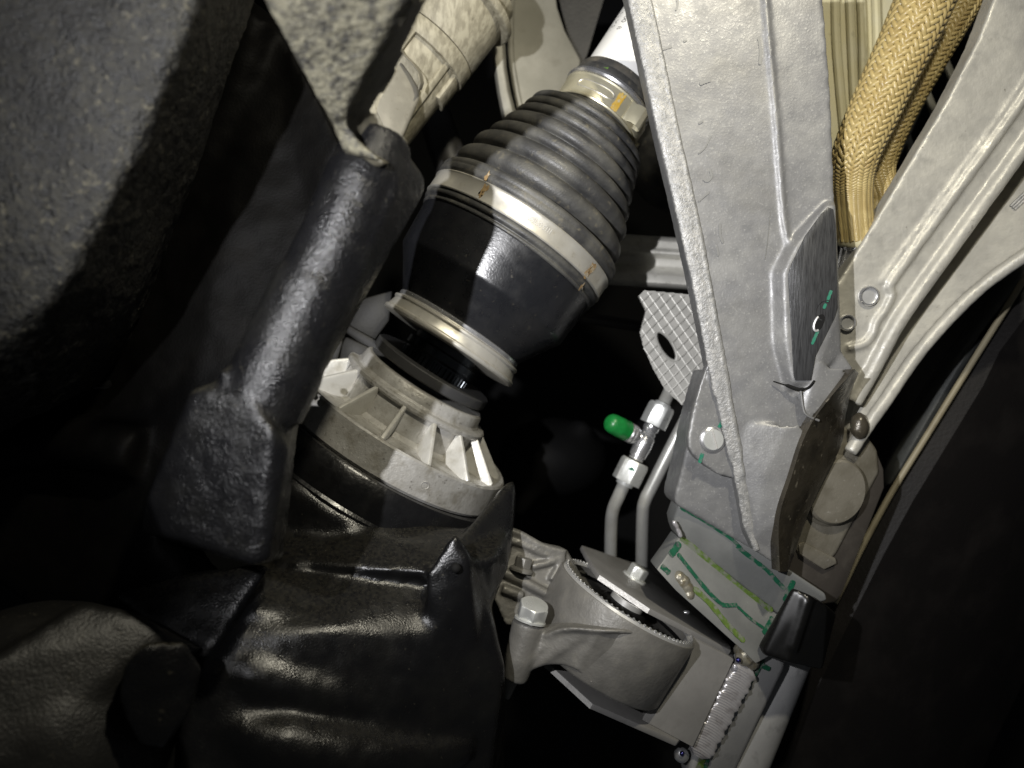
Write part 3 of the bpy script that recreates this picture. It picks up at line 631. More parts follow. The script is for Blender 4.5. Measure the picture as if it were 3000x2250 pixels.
# lower gusset swelling and curved foot
g.hull([ps(2150, 1240, -.001), ps(2200, 1600, -.001), ps(2284, 1655, -.002), ps(2284, 1514, .004), ps(2312, 1393, .004), ps(2370, 1238, .004), ps(2300, 1250, .0035), ps(2230, 1400, .003), ps(2220, 1560, .002)])
g.hull([ps(2330, 1130, 0), ps(2390, 1060, .005), ps(2495, 1080, .003), ps(2376, 1238, .005), ps(2342, 1222, .005), ps(2330, 1180, .003)])
o = g.obj('web', M['cast_alu'], ST, voxel=.00085, smooth=9, disp=((.03, .0003), (.003, .00008)))
web = o
off = [(x+d, y) for (x, y), d in zip(left, (33, 33, 33, 33, 32, 30, 25, 21, 16, 12, 8))]
g = Geo(); g.tube(smoothpts([ps(x, y, .0002) for x, y in off], 5), [.0057]*10+[.0055]*15+[.005]*8+[.0042]*6+[.0032]*6+[.0022]*6, 16, flat=.24, nrm=ps.n)
g.tube(smoothpts([ps(x+d, y, .0004) for (x, y), d in zip(left[:9], (62, 62, 62, 60, 57, 52, 42, 35, 26))], 5), .0013, 8)
g.obj('edge_rim', M['cast_edge'], ST, voxel=.0008, smooth=3, disp=((.004, .00012),))
g = Geo(); g.tube(smoothpts([ps(2262, 1116, .002), ps(2300, 1128, .004), ps(2330, 1138, .0055), ps(2356, 1132, .006), ps(2374, 1112, .006)], 5), [.0003]*5+[.0009]*8+[.0005]*8, 8); g.obj('cutter_notch', M['void'], ST)
# machined pad
pad = [(2415, 611), (2430, 617), (2437, 668), (2443, 903), (2435, 930), (2380, 1040), (2367, 1112), (2322, 1112), (2317, 1098), (2302, 840), (2300, 805), (2311, 773), (2349, 695), (2396, 630)]
def pp_(x, y, up): return ps(x, y, up)
g = Geo(); g.prism([ps(x, y, .0052) for x, y in pad], (0, .003, 0)); po = g.obj('machined_pad', M['pad'], ST, bevel=.0002)
hc = ps(2388, 946, .0054)
e_a = (ps(2400, 920)-ps(2376, 972)).normalized(); e_b = ps.n.cross(e_a).normalized()
def ell(c, a, b, n=28): return [c+e_a*math.cos(2*math.pi*i/n)*a+e_b*math.sin(2*math.pi*i/n)*b for i in range(n)]
q = .375/F
g = Geo(); g.prism(ell(hc+ps.n*.0002, 27*q, 13*q), -ps.n*.006); g.obj('pad_hole', M['void'], po)
g = Geo(); g.tube(ell(hc+ps.n*.0001, 25*q, 12*q)[4:18], .0006, 6); g.obj('hole_bevel', M['steel'], po)
g = Geo(); g.tube(ell(hc+e_a*40*q, 30*q, 24*q)[0:16], .0003, 6); g.obj('tool_ring', M['pad'], po)
def ribbon(name, m, par, pl_, pts, wid, up=.0003, n=6, jit=.15):
    P3 = smoothpts([pl_(x, y, up) for x, y in pts], n); L_ = []; R_ = []
    for i, p in enumerate(P3):
        t = (P3[min(i+1, len(P3)-1)]-P3[max(i-1, 0)]).normalized(); s = pl_.n.cross(t).normalized()
        ww = wid*(1+random.uniform(-jit, jit))*(.5 if i in (0, len(P3)-1) else 1)
        L_.append(p+s*ww); R_.append(p-s*ww)
    g = Geo(); m_ = len(P3)
    th = -pl_.n*.0004
    g.loft([[L_[i], R_[i], R_[i]+th, L_[i]+th] for i in range(m_)])
    return g.obj(name, m, par)
for pts in ([(2424, 852), (2418, 868), (2412, 885)], [(2408, 890), (2402, 905)], [(2386, 968), (2378, 985), (2368, 1008)]):
    ribbon('paint_mark', M['marker_teal'], po, ps, pts, 4*q, .0055)
# marker scuffs
for pts, wd_ in (([(1982, -5), (1985, 14), (1979, 32)], 3), ([(1935, 146), (1952, 142), (1968, 136)], 3.5), ([(2002, 122), (2012, 119)], 3), ([(2049, 246), (2065, 240), (2082, 234)], 5), ([(2046, 362), (2060, 355)], 3.5),
                 ([(2045, 450), (2062, 436), (2076, 412), (2082, 398)], 2.5), ([(2060, 524), (2072, 530), (2084, 518), (2080, 498)], 4), ([(2046, 590), (2062, 576), (2078, 562)], 3), ([(2108, 655), (2110, 690), (2118, 712)], 4), ([(2100, 722), (2104, 750)], 3),
                 ([(2255, 620), (2248, 700), (2240, 760)], 1.2), ([(2222, 110), (2228, 150), (2226, 190)], 4), ([(2238, 60), (2236, 90)], 3)):
    ribbon('scuff_mark', M['scuff'], web, ps, pts, wd_*q, .0004)
g = Geo(); g.tube(smoothpts([ps(2334, 1135, .0056), ps(2341, 1190, .0058), ps(2352, 1212, .006), ps(2388, 1228, .0056)], 5), .0006, 6); g.obj('parting_line', M['cast_alu'], web)
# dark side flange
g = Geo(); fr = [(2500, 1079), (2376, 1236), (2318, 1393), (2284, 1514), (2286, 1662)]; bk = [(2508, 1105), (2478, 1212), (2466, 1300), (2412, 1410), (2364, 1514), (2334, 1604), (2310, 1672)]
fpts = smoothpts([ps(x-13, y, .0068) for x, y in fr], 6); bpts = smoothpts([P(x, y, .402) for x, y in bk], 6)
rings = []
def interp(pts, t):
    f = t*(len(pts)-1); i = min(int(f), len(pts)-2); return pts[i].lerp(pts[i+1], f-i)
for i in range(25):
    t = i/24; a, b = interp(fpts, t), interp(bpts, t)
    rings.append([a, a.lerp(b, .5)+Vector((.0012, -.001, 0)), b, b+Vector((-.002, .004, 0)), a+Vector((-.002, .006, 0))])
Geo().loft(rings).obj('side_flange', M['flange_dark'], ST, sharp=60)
# ------------------------------------------------------------------ mounting foot of the strut
ft = thing('mount_block', 'pale grey cast mounting block with a slotted pin at the foot of the strut', 'mount', P(2130, 1560, .40))
pf = Plane((2000, 1400, .396), (2280, 1400, .392), (2150, 1640, .402))
g = Geo(); g.prism([pf(x, y) for x, y in [(2070, 1080), (2030, 1220), (2001, 1357), (1978, 1446), (1976, 1466), (1986, 1482), (2150, 1578), (2292, 1664), (2330, 1560), (2330, 1300), (2200, 1080)]], (0, .03, 0))
g.obj('block', M['cast_alu'], ft, voxel=.001, smooth=5, disp=((.004, .0003),))
pe = Plane((2020, 1300, .386), (2150, 1250, .388), (2100, 1390, .388))
g = Geo(); g.prism([pe(x, y) for x, y in [(2075, 1060), (2050, 1130), (2028, 1210), (2015, 1280), (2018, 1312), (2036, 1340), (2070, 1368), (2105, 1390), (2150, 1402), (2200, 1400), (2180, 1080)]], (0, .0075, 0))
ear = g.obj('ear', M['cast_alu'], ft, voxel=.0009, smooth=5, disp=((.004, .0003),))
pc = pe(2088, 1288); kp = .387/F
Geo().lathe(pc+pe.n*-.002, pe.n, [(0, 20), (0, 39), (14, 40), (17, 37), (19, 31), (18, 30), (14, 30)], 48, None, kp).obj('pin_collar', M['chrome'], ft)
pn = Geo().lathe(pc, pe.n, [(0, 31), (8, 31), (10, 29), (10.2, 1)], 48, None, kp).obj('slotted_pin', M['zinc'], ft)
g = Geo(); g.hull([pe(x, y, 10.4*kp+u) for x, y in [(2080, 1262), (2085, 1260), (2099, 1312), (2094, 1314)] for u in (0, .0003)]); g.obj('pin_slot', M['void'] if False else M['edge_bright'], pn)
for pts in ([(2116, 1232), (2110, 1246), (2104, 1252)], [(2058, 1328), (2053, 1342), (2049, 1356)]): ribbon('paint_mark', M['marker_teal'], ear, pe, pts, 5*kp, .0004)

# ================================================================== right-hand control arm
CA = thing('control_arm', 'pale cast control arm with raised ridges running to the upper right corner', 'control arm', P(2550, 1000, .43))
pa = Plane((2900, 100, .392), (2600, 600, .400), (2650, 950, .406))
main = [(2940, -80), (3120, -80), (3120, 260), (3000, 430), (2800, 700), (2640, 930), (2560, 1080), (2500, 1160), (2440, 1080), (2430, 850), (2462, 818), (2600, 588), (2772, 300), (2870, 110)]
g = Geo(); g.prism([pa(x, y) for x, y in main], (0.001, .016, 0))
g.tube(smoothpts([pa(3120, 110), pa(2971, 326), pa(2780, 590), pa(2602, 836)], 6), .0028, 10)
g.tube(smoothpts([pa(3080, 110, -.001), pa(2940, 326, -.001), pa(2750, 590, -.001), pa(2576, 830, -.001)], 6), .0020, 10)
g.tube(smoothpts([pa(3120, 250), pa(2996, 432), pa(2800, 705), pa(2640, 930), pa(2560, 1075), pa(2500, 1180)], 6), .0042, 10)
g.tube(smoothpts([pa(2599, 836), pa(2612, 866), pa(2592, 908), pa(2567, 945), pa(2556, 978), pa(2530, 1008), pa(2480, 1020)], 6), .0022, 10)
# flank and lower lip
pk = Plane((3000, 600, .410), (2700, 930, .419), (2560, 1180, .414))
g.prism([pk(x, y) for x, y in [(3120, 270), (3120, 690), (3000, 756), (2850, 870), (2700, 1035), (2600, 1180), (2520, 1290), (2490, 1330), (2470, 1290), (2520, 1140), (2640, 940), (2800, 720), (3000, 450)]], (0, .012, 0))
g.tube(smoothpts([pk(3120, 680), pk(3000, 750), pk(2850, 862), pk(2700, 1022), pk(2600, 1165), pk(2530, 1265), pk(2490, 1325)], 6), .0036, 10)
g.obj('arm_body', M['arm_alu'], CA, voxel=.00095, smooth=5, disp=((.01, .0005), (.003, .0002)))
ka = .425/F
for (x, y, r) in ((2542, 867, 24), (2479, 945, 20)):
    c = pa(x, y, .0006)
    b_ = Geo().lathe(c, pa.n, [(-2, r*1.2), (6, r*1.18), (9, r*1.08), (9, r*.92), (1, r*.86)], 32, None, ka, cap=False).obj('hole_boss', M['chrome'], CA)
    Geo().lathe(c, pa.n, [(-2, r*.9), (2.2, r*.9), (2.4, r*.5), (2.5, 1)], 24, None, ka).obj('hole_floor', M['steel'], b_)
for i in range(3):
    Geo().tube([pk(2962+i*6, 606+i*5, .0006), pk(3010+i*6, 560+i*5, .0006)], .0008, 6).obj('cast_mark', M['cast_edge'], CA)
# ball seat
bs = thing('ball_joint_seat', 'worn metal seat with a round disc under the lower end of the control arm', 'seat', P(2430, 1640, .44))
pt = Plane((2540, 1290, .416), (2440, 1640, .420), (2340, 1600, .414))
g = Geo(); g.prism([pt(x, y) for x, y in [(2440, 1240), (2540, 1272), (2574, 1318), (2580, 1385), (2454, 1624), (2412, 1670), (2336, 1624), (2326, 1592), (2340, 1540)]], (0, .012, 0)); g.obj('seat_plate', M['seat_metal'], bs, bevel=.0028, seg=4)
Geo().lathe(pt(2436, 1436), pt.n, [(-6, 40), (-6, 102), (3, 103), (8, 98), (10, 94), (24, 92), (30, 86), (31, 1)], 72, None, .434/F).obj('disc', M['seat_metal'], bs)
g = Geo(); g.prism([pt(x, y, .0008) for x, y in [(2336, 1594), (2352, 1586), (2446, 1634), (2450, 1650), (2412, 1668), (2340, 1622)]], (0, .006, 0)); g.obj('end_step', M['seat_metal'], bs, bevel=.0008)
g = Geo(); g.hull([pt(x, y, -.002) for x, y in [(2574, 1318), (2598, 1376), (2600, 1430), (2505, 1640), (2476, 1742), (2450, 1772), (2420, 1776), (2290, 1697), (2296, 1650), (2340, 1500)]]+[pt(x, y, -.02) for x, y in [(2560, 1300), (2600, 1400), (2505, 1640), (2430, 1776), (2290, 1697), (2300, 1500)]])
g.obj('back_block', M['bracket_brown'], bs, bevel=.0025, seg=3)
g = Geo(); g.ball(pt(2496, 1243, .006), .0062, 14, 10, (.8, .7, 1.15)); g.obj('end_lug', M['flange_dark'], bs, disp=((.004, .0012),), sub=1)


# ================================================================== braided hoses
def hose(label, pts, radii, seed, ns=22, twist=9.0, group='tan braided hoses'):
    cen = smoothpts(pts, 26); n = len(cen)
    rad = [interp_s(radii, i/(n-1)) for i in range(n)]
    th = thing('braided_hose', label, 'hose', cen[-1].copy(), group)
    fr = []; e = None
    L = [0]
    for i in range(n):
        t = (cen[min(i+1, n-1)]-cen[max(i-1, 0)]).normalized()
        e = Vector((1, 0, 0)) if e is None else e
        e = (e-t*e.dot(t)).normalized(); fr.append((e.copy(), t.cross(e)))
        if i: L.append(L[-1]+(cen[i]-cen[i-1]).length)
    Geo().loft([[cen[i]+(fr[i][0]*math.cos(2*math.pi*j/20)+fr[i][1]*math.sin(2*math.pi*j/20))*rad[i]*.93 for j in range(20)] for i in range(n)]).obj('core', M['hose_core'], th)
    # resample finely so that the over/under weave is smooth
    sub = 3; N_ = (n-1)*sub+1
    phase = [0]
    def at(lst, f):
        i = min(int(f), len(lst)-2); u = f-i; return lst[i]*(1-u)+lst[i+1]*u
    for i in range(1, N_):
        f = i/sub; dl_ = at(L, f)-at(L, (i-1)/sub); u = i/(N_-1)
        tight = 1+3.2*max(0, (u-.60)/.40)
        phase.append(phase[-1]+dl_*tight/(at(rad, f)*1.0))
    for dirn in (1, -1):
        for s in range(ns):
            rings = []
            for i in range(N_):
                f = i/sub; r = at(rad, f)
                a = 2*math.pi*s/ns+dirn*phase[i]
                wv = dirn*math.sin(math.pi/2*(2*s+dirn*phase[i]*ns/math.pi)+math.pi/4)
                rr = r*(1+.042*wv)
                c = at([x for x in cen], f) if False else cen[min(int(f), n-2)].lerp(cen[min(int(f), n-2)+1], f-min(int(f), n-2))
                e1_, e2_ = fr[min(int(round(f)), n-1)]
                d = e1_*math.cos(a)+e2_*math.sin(a)
                p = c+d*rr
                rings.append((p, d))
            g = Geo(); rr_ = []
            wdt = at(rad, 0)*math.pi/ns*.80
            for i, (p, d) in enumerate(rings):
                t = (rings[min(i+1, N_-1)][0]-rings[max(i-1, 0)][0]).normalized(); s_ = t.cross(d).normalized()
                ww = at(rad, i/sub)*math.pi/ns*.66
                h = at(rad, i/sub)*.035
                rr_.append([p-s_*ww-d*h, p-s_*ww*.6+d*h, p+s_*ww*.6+d*h, p+s_*ww-d*h])
            g.loft(rr_).obj('strand', M['braid'], th, sharp=70)
    return th, cen, rad
def interp_s(v, t):
    f = t*(len(v)-1); i = min(int(f), len(v)-2); return v[i]*(1-(f-i))+v[i+1]*(f-i)
h1, c1, r1 = hose('front tan braided hose, the one nearer the strut', [P(2735, -60, .390), P(2663, 108, .393), P(2603, 233, .396), P(2549, 353, .399), P(2510, 445, .402), P(2496, 520, .406), P(2497, 600, .410), P(2506, 700, .414)],
                  [.0138, .0128, .0122, .0118, .0110, .0100, .0094, .0092], 1)
h2, c2, r2 = hose('rear tan braided hose in the shadow of the front one', [P(2852, -60, .42), P(2738, 130, .424), P(2634, 310, .428), P(2576, 440, .432), P(2562, 510, .432), P(2582, 590, .432), P(2568, 670, .432)],
                  [.0102, .0102, .0102, .0102, .0100, .0096, .0096], 2)
kf = .414/F
Geo().lathe(P(2507, 690, .414), (P(2492, 800, .420)-P(2505, 690, .414)), [(0, 30), (0, 55), (6, 57), (22, 56), (28, 52), (30, 40)], 40, None, kf).obj('ferrule', M['ferrule'], h1)
Geo().lathe(P(2502, 715, .415), (P(2474, 830, .424)-P(2502, 715, .415)), [(0, 40), (10, 42), (14, 36), (120, 34)], 40, None, kf).obj('end_fitting', M['chrome'], h1)
Geo().lathe(P(2572, 660, .432), (P(2556, 760, .437)-P(2572, 660, .432)), [(0, 30), (0, 56), (26, 56), (30, 40)], 40, None, .445/F).obj('ferrule', M['ferrule'], h2)
# panel and lattice behind the hoses
yp = thing('ribbed_panel', 'yellowish ribbed panel behind the front braided hose', 'panel', P(2500, 200, .50))
Geo().prism([P(x, y, .46) for x, y in [(2380, -60), (2680, -60), (2600, 160), (2520, 420), (2440, 460), (2380, 300)]], (0, .006, 0)).obj('sheet', M['panel_yellow'], yp)
for x0, x1, x2 in ((2448, 2452, 2478), (2488, 2496, 2510), (2520, 2528, 2530), (2564, 2570, 2566)):
    Geo().tube(smoothpts([P(x0, -60, .458), P(x1, 140, .458), P(x2, 430, .458)], 6), .0026, 10).obj('rib', M['panel_yellow'], yp)
lt = thing('lattice_guard', 'pale diamond lattice guard between the rear hose and the control arm', 'lattice', P(2700, 350, .52))
for a, b in (((2600, 520), (2760, 170)), ((2640, 330), (2710, 560)), ((2690, 200), (2780, 420)), ((2560, 400), (2660, 640)), ((2680, 560), (2830, 240)), ((2740, 100), (2840, 330))):
    A_ = P(*a, .52); B_ = P(*b, .52); s = (B_-A_).normalized().cross(Vector((0, 1, 0)))*.0022
    z = Vector((0, .004, 0)); g = Geo(); g.hull([A_+s, A_-s, B_+s, B_-s, A_+s+z, A_-s+z, B_+s+z, B_-s+z]); g.obj('bar', M['panel'], lt, bevel=.0008)

# ================================================================== subframe and rail
SF = thing('subframe', 'grey welded subframe corner marked with green paint pen lines', 'subframe', P(2150, 1800, .42))
p1 = Plane((1990, 1480, .402), (2290, 1662, .400), (2270, 1790, .410)); p2 = Plane((1989, 1574, .409), (2270, 1790, .412), (2000, 1720, .398))
g = Geo(); g.prism([p1(x, y) for x, y in [(1989, 1478), (1974, 1520), (1978, 1545), (1989, 1574), (2110, 1668), (2280, 1800), (2330, 1790), (2425, 1760), (2420, 1740), (2291, 1655)]], (0, .02, 0)); top = g.obj('upper_face', M['subframe'], SF, bevel=.0015, seg=3)
g = Geo(); g.prism([p2(x, y) for x, y in [(1989, 1574), (1960, 1618), (1924, 1668), (1980, 1730), (2180, 1910), (2215, 1945), (2260, 1920), (2330, 1800), (2280, 1800), (2110, 1668)]], (0, .02, 0)); low = g.obj('lower_face', M['subframe'], SF, bevel=.0008)
kq = .405/F
ribbon('paint_line', M['paint_green'], top, p1, [(1992, 1486), (2060, 1524), (2140, 1576), (2175, 1610)], 5*kq, .0005)
ribbon('paint_line', M['paint_green'], top, p1, [(2158, 1600), (2210, 1640), (2250, 1672), (2280, 1705), (2300, 1725)], 6*kq, .0006)
ribbon('paint_line', M['paint_green'], top, p1, [(2325, 1700), (2312, 1730), (2300, 1760)], 8*kq, .0005)
ribbon('paint_line', M['paint_lime'], top, p1, [(1995, 1576), (2060, 1628), (2130, 1690), (2200, 1745), (2262, 1790)], 10*kq, .0006)
ribbon('paint_line', M['paint_green'], low, p2, [(1990, 1590), (1975, 1612), (1962, 1628)], 10*kq, .0006)
ribbon('paint_line', M['paint_green'], low, p2, [(1936, 1658), (1948, 1668), (1960, 1680)], 8*kq, .0006)
ribbon('paint_line', M['paint_green'], low, p2, [(1984, 1622), (2020, 1668), (2070, 1730), (2110, 1768), (2130, 1774), (2158, 1772)], 6*kq, .0006)
ribbon('paint_line', M['paint_green'], low, p2, [(2158, 1776), (2200, 1815), (2236, 1840)], 4*kq, .0006)
ribbon('paint_line', M['paint_green'], low, p2, [(2262, 1808), (2250, 1836), (2236, 1858)], 9*kq, .0006)
ribbon('paint_line', M['paint_lime'], low, p2, [(2030, 1722), (2080, 1770), (2130, 1830), (2180, 1880)], 9*kq, .0005)
# rail
ra = P(2315, 1850, .445); rb = P(2112, 2330, .43)
Geo().lathe(ra, (rb-ra), [(-40, 50), (-40, 86), (560, 92), (560, 50)], 64, None, .44/F).obj('rail', M['rail_paint'], SF)
pr = Plane((2240, 1900, .405), (2060, 2240, .401), (2140, 2240, .409))
g = Geo(); g.prism([pr(x, y) for x, y in [(2176, 1925), (2235, 1895), (2290, 1905), (2308, 1950), (2230, 2110), (2140, 2300), (2010, 2300), (2030, 2225), (2110, 2080)]], (0, .02, 0)); g.obj('rail_flange', M['rail_paint'], SF, bevel=.004, seg=4)
ribbon('paint_line', M['paint_lime'], SF, pr, [(2190, 1965), (2150, 2040), (2105, 2125), (2065, 2200), (2045, 2260)], 13*kq, .0005)
ribbon('paint_line', M['paint_green'], SF, pr, [(2236, 1930), (2190, 2010), (2140, 2095), (2085, 2190), (2060, 2260)], 6*kq, .0009)
ribbon('paint_line', M['paint_green'], SF, pr, [(2222, 1942), (2238, 1952), (2252, 1958)], 7*kq, .0010)

# ================================================================== mount bracket with bushing
MB = thing('mount_bracket', 'grey steel U bracket welded to the subframe holding the rubber bushing', 'bracket', P(1950, 2000, .41))
Bx = Vector((.5, -.03, .863)).normalized()
BC = P(1838, 1764, .40); kB = .40/F
class AxPlane:
    def __init__(s, h): s.n = Bx; s.p = BC+Bx*h*kB
    def __call__(s, x, y, up=0):
        r = P(x, y, 1.0); return r*(s.p.dot(s.n)/r.dot(s.n))+s.n*up
tp = AxPlane(26)
topp = [tp(x, y) for x, y in [(1705, 1597), (1892, 1661), (1963, 1702), (2060, 1805), (2141, 1893), (2143, 1906), (1905, 1783), (1758, 1684), (1740, 1660)]]
g = Geo(); g.prism(topp, -Bx*17*kB); tpo = g.obj('top_plate', M['plate_steel'], MB, bevel=.0005)
e0, e1v = tp(1758, 1684), tp(1905, 1783)
g = Geo(); dd = (e1v-e0).cross(Bx).normalized(); dd = dd if dd.y < 0 else -dd
g.hull([p+dd*.0004+Bx*h*kB for p in (e0.lerp(e1v, .0), e1v) for h in (-1, -16)]+[p-dd*.0005+Bx*h*kB for p in (e0, e1v) for h in (-1, -16)]); g.obj('cut_edge', M['edge_bright'], tpo)
lp = AxPlane(-255)
lq = [(1600, 1940), (1622, 1956), (1738, 2062), (1987, 2172), (2050, 2110), (2010, 2040), (1700, 1905)]
g = Geo(); g.prism([lp(x, y) for x, y in lq], -Bx*17*kB); lpo = g.obj('bottom_plate', M['plate_steel'], MB, bevel=.0005)
f0, f1 = lp(1622, 1956), lp(1738, 2062)
g = Geo(); d2 = (f1-f0).cross(Bx).normalized(); d2 = d2 if d2.y < 0 else -d2
g.hull([p+d2*.0004+Bx*h*kB for p in (f0, f1) for h in (-1, -16)]+[p-d2*.0005+Bx*h*kB for p in (f0, f1) for h in (-1, -16)]); g.obj('cut_edge', M['edge_bright'], lpo)
# back wall between the plates
q0, q1 = tp(2160, 1916, -.003), tp(2030, 1850, -.003); r0, r1 = lp(2030, 2190), lp(1880, 2110)
bk_ = Vector((.002, .012, .001))
g = Geo(); g.hull([q0, q1, r0, r1, q0+bk_, q1+bk_, r0+bk_, r1+bk_]); g.obj('back_wall', M['plate_steel'], MB, bevel=.0008)
# bolt on the top plate
hb = tp(1858, 1694); kH = hb.y/F*1.05
bt = thing('plate_bolt', 'pale hex bolt on top of the welded bracket plate', 'bolt', hb)
Geo().lathe(hb, Bx, [(0, 10), (0, 36), (5, 34), (7, 20)], 40, None, kH).obj('flange', M['zinc'], bt)
Geo().hexa(hb+Bx*6*kH, Bx, 28*kH, 30*kH, Vector((.3, -1, 0))).obj('hex_head', M['zinc'], bt, bevel=.0003)
g = Geo(); g.ball(tp(2010, 1796, .0003), .0012, 8, 6, (1.6, 1, 1)); o = g.obj('weld_spatter', M['chrome'], tpo)
# bushing with cast arm
BU = thing('bushing_arm', 'grey cast arm with a round bushing sleeve held between the bracket plates', 'bushing', BC-Bx*100*kB)
RB = Vector((.863, 0, -.5))
Geo().lathe(BC, Bx, [(-205, 120), (-205, 214), (-198, 220), (-6, 222), (0, 220), (0, 206), (-30, 206)], 128, RB, kB).obj('sleeve', M['bush_alu'], BU, sharp=40)
Geo().lathe(BC, Bx, [(0, 198), (6, 201), (9, 206), (7, 212), (0, 215)], 128, RB, kB, cap=False).obj('crimp_ring', M['steel'], BU)
g = Geo(); eb1, eb2 = frame(Bx, RB)
for j in range(76):
    a = 2*math.pi*j/76; g.ball(BC+Bx*8*kB+(eb1*math.cos(a)+eb2*math.sin(a))*207*kB, 5.4*kB, 7, 5)
g.obj('crimp_beads', M['chrome'], BU)
Geo().lathe(BC, Bx, [(-40, 203), (-22, 200), (-50, 170), (-50, 90), (-8, 66), (-4, 20)], 96, RB, kB).obj('rubber', M['dark_shade'], BU)
Geo().lathe(BC, Bx, [(-30, 52), (9, 52), (9, 40), (-10, 38)], 48, RB, kB).obj('inner_tube', M['steel'], BU)
# arm casting: front web, ribs and boss
g = Geo()
def Bp(x, y, d): return P(x, y, d)
g.prism([Bp(1580, 1862, .371), Bp(1640, 1842, .367), Bp(1690, 1838, .3635), Bp(1760, 1843, .3605), Bp(1820, 1845, .361), Bp(1870, 1852, .364), Bp(1905, 1940, .368), Bp(1880, 2030, .368), Bp(1800, 2040, .3625), Bp(1730, 2000, .3625), Bp(1690, 1965, .364), Bp(1650, 1950, .367), Bp(1600, 1950, .370), Bp(1545, 1970, .371), Bp(1512, 1990, .371)], (0, .02, 0))
g.lathe(P(1552, 1822, .376), (P(1508, 1992, .374)-P(1552, 1822, .376)), [(0, 40), (0, 49), (6, 51), (110, 46), (174, 34)], 32, None, .376/F)
g.tube(smoothpts([P(1596, 1864, .3700), P(1640, 1846, .3665), P(1690, 1842, .3632), P(1760, 1847, .3602), P(1820, 1849, .3606), P(1870, 1854, .3640)], 5), .0012, 8)
g.obj('arm_web', M['bush_alu'], BU, voxel=.0009, smooth=8, disp=((.003, .0002),))
g = Geo()
pbk = Plane((1500, 1600, .405), (1800, 1640, .415), (1560, 1800, .398))
g.prism([pbk(x, y) for x, y in [(1440, 1540), (1515, 1562), (1585, 1600), (1640, 1612), (1665, 1622), (1740, 1760), (1860, 1840), (1600, 1862), (1480, 1830), (1440, 1740)]], (0, .012, 0))
for pts, r in (([(1440, 1540), (1515, 1563), (1585, 1601), (1655, 1620)], .0022), ([(1440, 1575), (1520, 1592), (1590, 1622), (1650, 1628)], .0017), ([(1465, 1672), (1540, 1708), (1620, 1746), (1705, 1750)], .0026), ([(1650, 1634), (1612, 1700)], .0016),
               ([(1556, 1660), (1600, 1650), (1650, 1634)], .0018), ([(1730, 1756), (1690, 1778), (1650, 1790)], .0018), ([(1470, 1724), (1530, 1748)], .0026)):
    g.tube(smoothpts([pbk(x, y, .0012) for x, y in pts], 5), r, 8)
g.obj('arm_ribs', M['bush_alu'], BU, voxel=.0009, smooth=4, disp=((.003, .0003),))
g = Geo(); g.hull([pbk(x, y, u) for x, y, u in [(1740, 1758, .006), (1825, 1828, .010), (1700, 1838, .012), (1690, 1842, 0), (1830, 1840, 0), (1740, 1752, 0)]]); g.obj('gusset', M['edge_bright'], BU, bevel=.0008)
g = Geo(); g.prism([P(x, y, .385) for x, y in [(1475, 1930), (1510, 1960), (1520, 2000), (1490, 2060), (1465, 2040)]], (0, .012, 0)); g.obj('arm_tail', M['bush_alu'], BU, bevel=.002)
bb2 = P(1553, 1816, .374); bdr = (P(1552, 1822, .376)-P(1508, 1990, .374)).normalized()
bt2 = thing('arm_bolt', 'bright zinc hex flange bolt in the cast arm beside the knuckle', 'bolt', bb2)
Geo().lathe(bb2, bdr, [(-4, 20), (-4, 47), (2, 47), (6, 42), (9, 30)], 40, None, .374/F).obj('flange', M['zinc'], bt2)
Geo().hexa(bb2+bdr*7*.374/F, (bdr+Vector((0, -.35, 0))).normalized(), 46*.374/F, 46*.374/F, Vector((.1, -1, 0)), dome=.1).obj('hex_head', M['zinc'], bt2, bevel=.0004)
b3 = pbk(1525, 1668, .002)
bt3 = thing('dim_bolt', 'dim flanged bolt half hidden behind the black knuckle edge', 'bolt', b3)
Geo().lathe(b3, bdr, [(-6, 10), (-6, 36), (0, 36), (6, 28)], 32, None, .40/F).obj('flange', M['bush_alu'], bt3)
Geo().hexa(b3+bdr*4*kB, bdr, 26*kB, 30*kB, Vector((.1, -1, 0))).obj('hex_head', M['bush_alu'], bt3, bevel=.0003)

# welds
WD = thing('weld_bead', 'bright rippled weld bead along the bracket and subframe joint', 'weld', P(2040, 2230, .402))
w0 = P(2188, 1952, .402); w1 = P(2044, 2215, .398)
axw = (w1-w0).normalized(); e1w, e2w = frame(axw, Vector((.88, 0, -.48)))
g = Geo(); up_ = -e2w if e2w.y > 0 else e2w; rings = []
Lw = (w1-w0).length; NS = 300
for i in range(NS+1):
    u = i/NS; ring = []; taper = min(1, 12*u+.45, 12*(1-u)+.45)
    wob = 1+.07*math.sin(u*37)+.05*math.sin(u*91+1)
    for j in range(15):
        a = math.pi*j/14
        sph = u*40+1.6*math.sin(a)-.25*math.cos(a)
        saw = sph-math.floor(sph); rip = (saw/.75 if saw < .75 else (1-saw)/.25)
        hgt = .0017*math.sin(a)**.7*(.86+.17*rip)
        ring.append(w0+axw*Lw*u+e1w*math.cos(a)*.0062*taper*wob+up_*(hgt*taper+.0006))
    ring += [w0+axw*Lw*u-e1w*.0060*taper-up_*.002, w0+axw*Lw*u+e1w*.0060*taper-up_*.002]
    rings.append(ring)
g.loft(rings)
g.obj('ripples', M['weld'], WD)
g = Geo(); g.ball(P(2186, 1922, .402), .0058, 14, 10, (1.0, .8, .9)); g.ball(P(2198, 1936, .404), .0050, 12, 8); g.ball(P(2168, 1905, .405), .0035, 10, 8); g.obj('end_crater', M['weld_brown'], WD, voxel=.0007, smooth=3, disp=((.002, .0008),))
g = Geo(); g.ball(P(2163, 1934, .3955), .0014, 10, 8); g.obj('blue_spot', M['weld_blue'], WD)
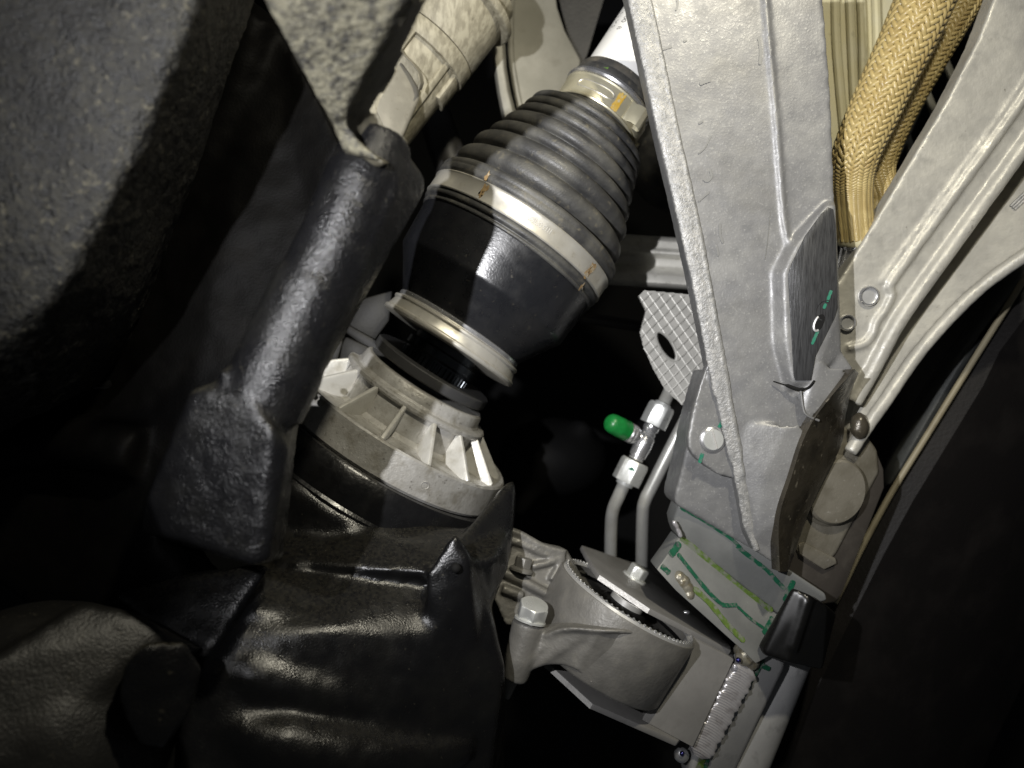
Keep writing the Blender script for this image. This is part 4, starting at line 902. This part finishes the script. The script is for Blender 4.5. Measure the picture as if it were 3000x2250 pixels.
g = Geo(); g.ball(P(1996, 2212, .398), .0040, 12, 9, (1, .8, 1)); g.obj('start_crater', M['chrome'], WD, disp=((.002, .0006),), sub=1)
g = Geo(); g.ball(P(1998, 2208, .3945), .0013, 10, 8); g.obj('blue_spot', M['weld_blue'], WD)
g = Geo()
for (x, y, r) in ((1992, 1690, .0030), (2004, 1704, .0034), (2016, 1722, .0030), (2022, 1742, .0026)): g.ball(p2(x, y, -.0012), r*1.15, 10, 8)
o = g.obj('tack_weld', M['weld_brown'], voxel=.0006, smooth=3, disp=((.002, .0006),)); tag(o, 'small lumpy tack weld at the rear edge of the bracket plate', 'weld')
g = Geo()
for i in range(14): g.ball(P(1975+i*1.5+random.uniform(-2, 2), 1528+i*3.2, .401), random.uniform(.0008, .0014), 7, 5)
o = g.obj('corner_weld', M['weld'], voxel=.0006, smooth=2); tag(o, 'short weld down the left edge of the subframe under the mount block', 'weld')

# ================================================================== black trim, liner and pale strip at the right
g = Geo(); g.hull([P(2320, 1722, .392), P(2372, 1742, .388), P(2425, 1775, .394), P(2450, 1800, .405), P(2410, 1960, .400), P(2308, 1942, .388), P(2236, 1918, .392), P(2222, 1892, .396), P(2320, 1722, .43), P(2440, 1790, .43), P(2400, 1960, .43), P(2230, 1900, .43)])
g.tube([P(2366, 1752, .3905), P(2318, 1900, .3905)], .0035, 10)
o = g.obj('rubber_trim', M['gloss_black'], voxel=.0011, smooth=7); tag(o, 'glossy black rubber trim block on the corner of the subframe', 'trim')
ln_ = thing('wheel_liner', 'dark wheel arch liner with a thin pale edge strip at the right', 'liner', P(2600, 1700, .47))
g = Geo(); rings = []
for (xa, ya), (xb, yb) in (((3080, 640), (3080, 740)), ((2900, 850), (2988, 850)), ((2760, 1020), (2872, 1005)), ((2660, 1170), (2790, 1150)), ((2590, 1330), (2680, 1330)), ((2560, 1440), (2612, 1440))):
    rings.append([P(xa, ya, .52), P(xa*.6+xb*.4-10, ya*.6+yb*.4, .478), P(xb, yb, .468), P(xb+3, yb+2, .49)])
g.loft(rings).obj('flank', M['liner'], ln_, sub=2)
g = Geo(); rings = []
for (x, y) in ((3120, 640), (2983, 850), (2868, 1005), (2820, 1105), (2616, 1440), (2526, 1605), (2440, 1775), (2300, 2060), (2200, 2330)):
    rings.append([P(x, y, .470), P(x+60, y+25, .462), P(x+260, y+60, .475), P(x+600, y+140, .55), P(x+600, y+140, .57), P(x+40, y+30, .50)])
g.loft(rings).obj('panel', M['liner_dark'], ln_)
Geo().tube(smoothpts([P(x, y, .463) for x, y in ((3120, 622), (2983, 846), (2824, 1100), (2720, 1268), (2616, 1436), (2526, 1602), (2478, 1700), (2445, 1765))], 5), .0018, 10).obj('edge_strip', M['seal_tan'], ln_)
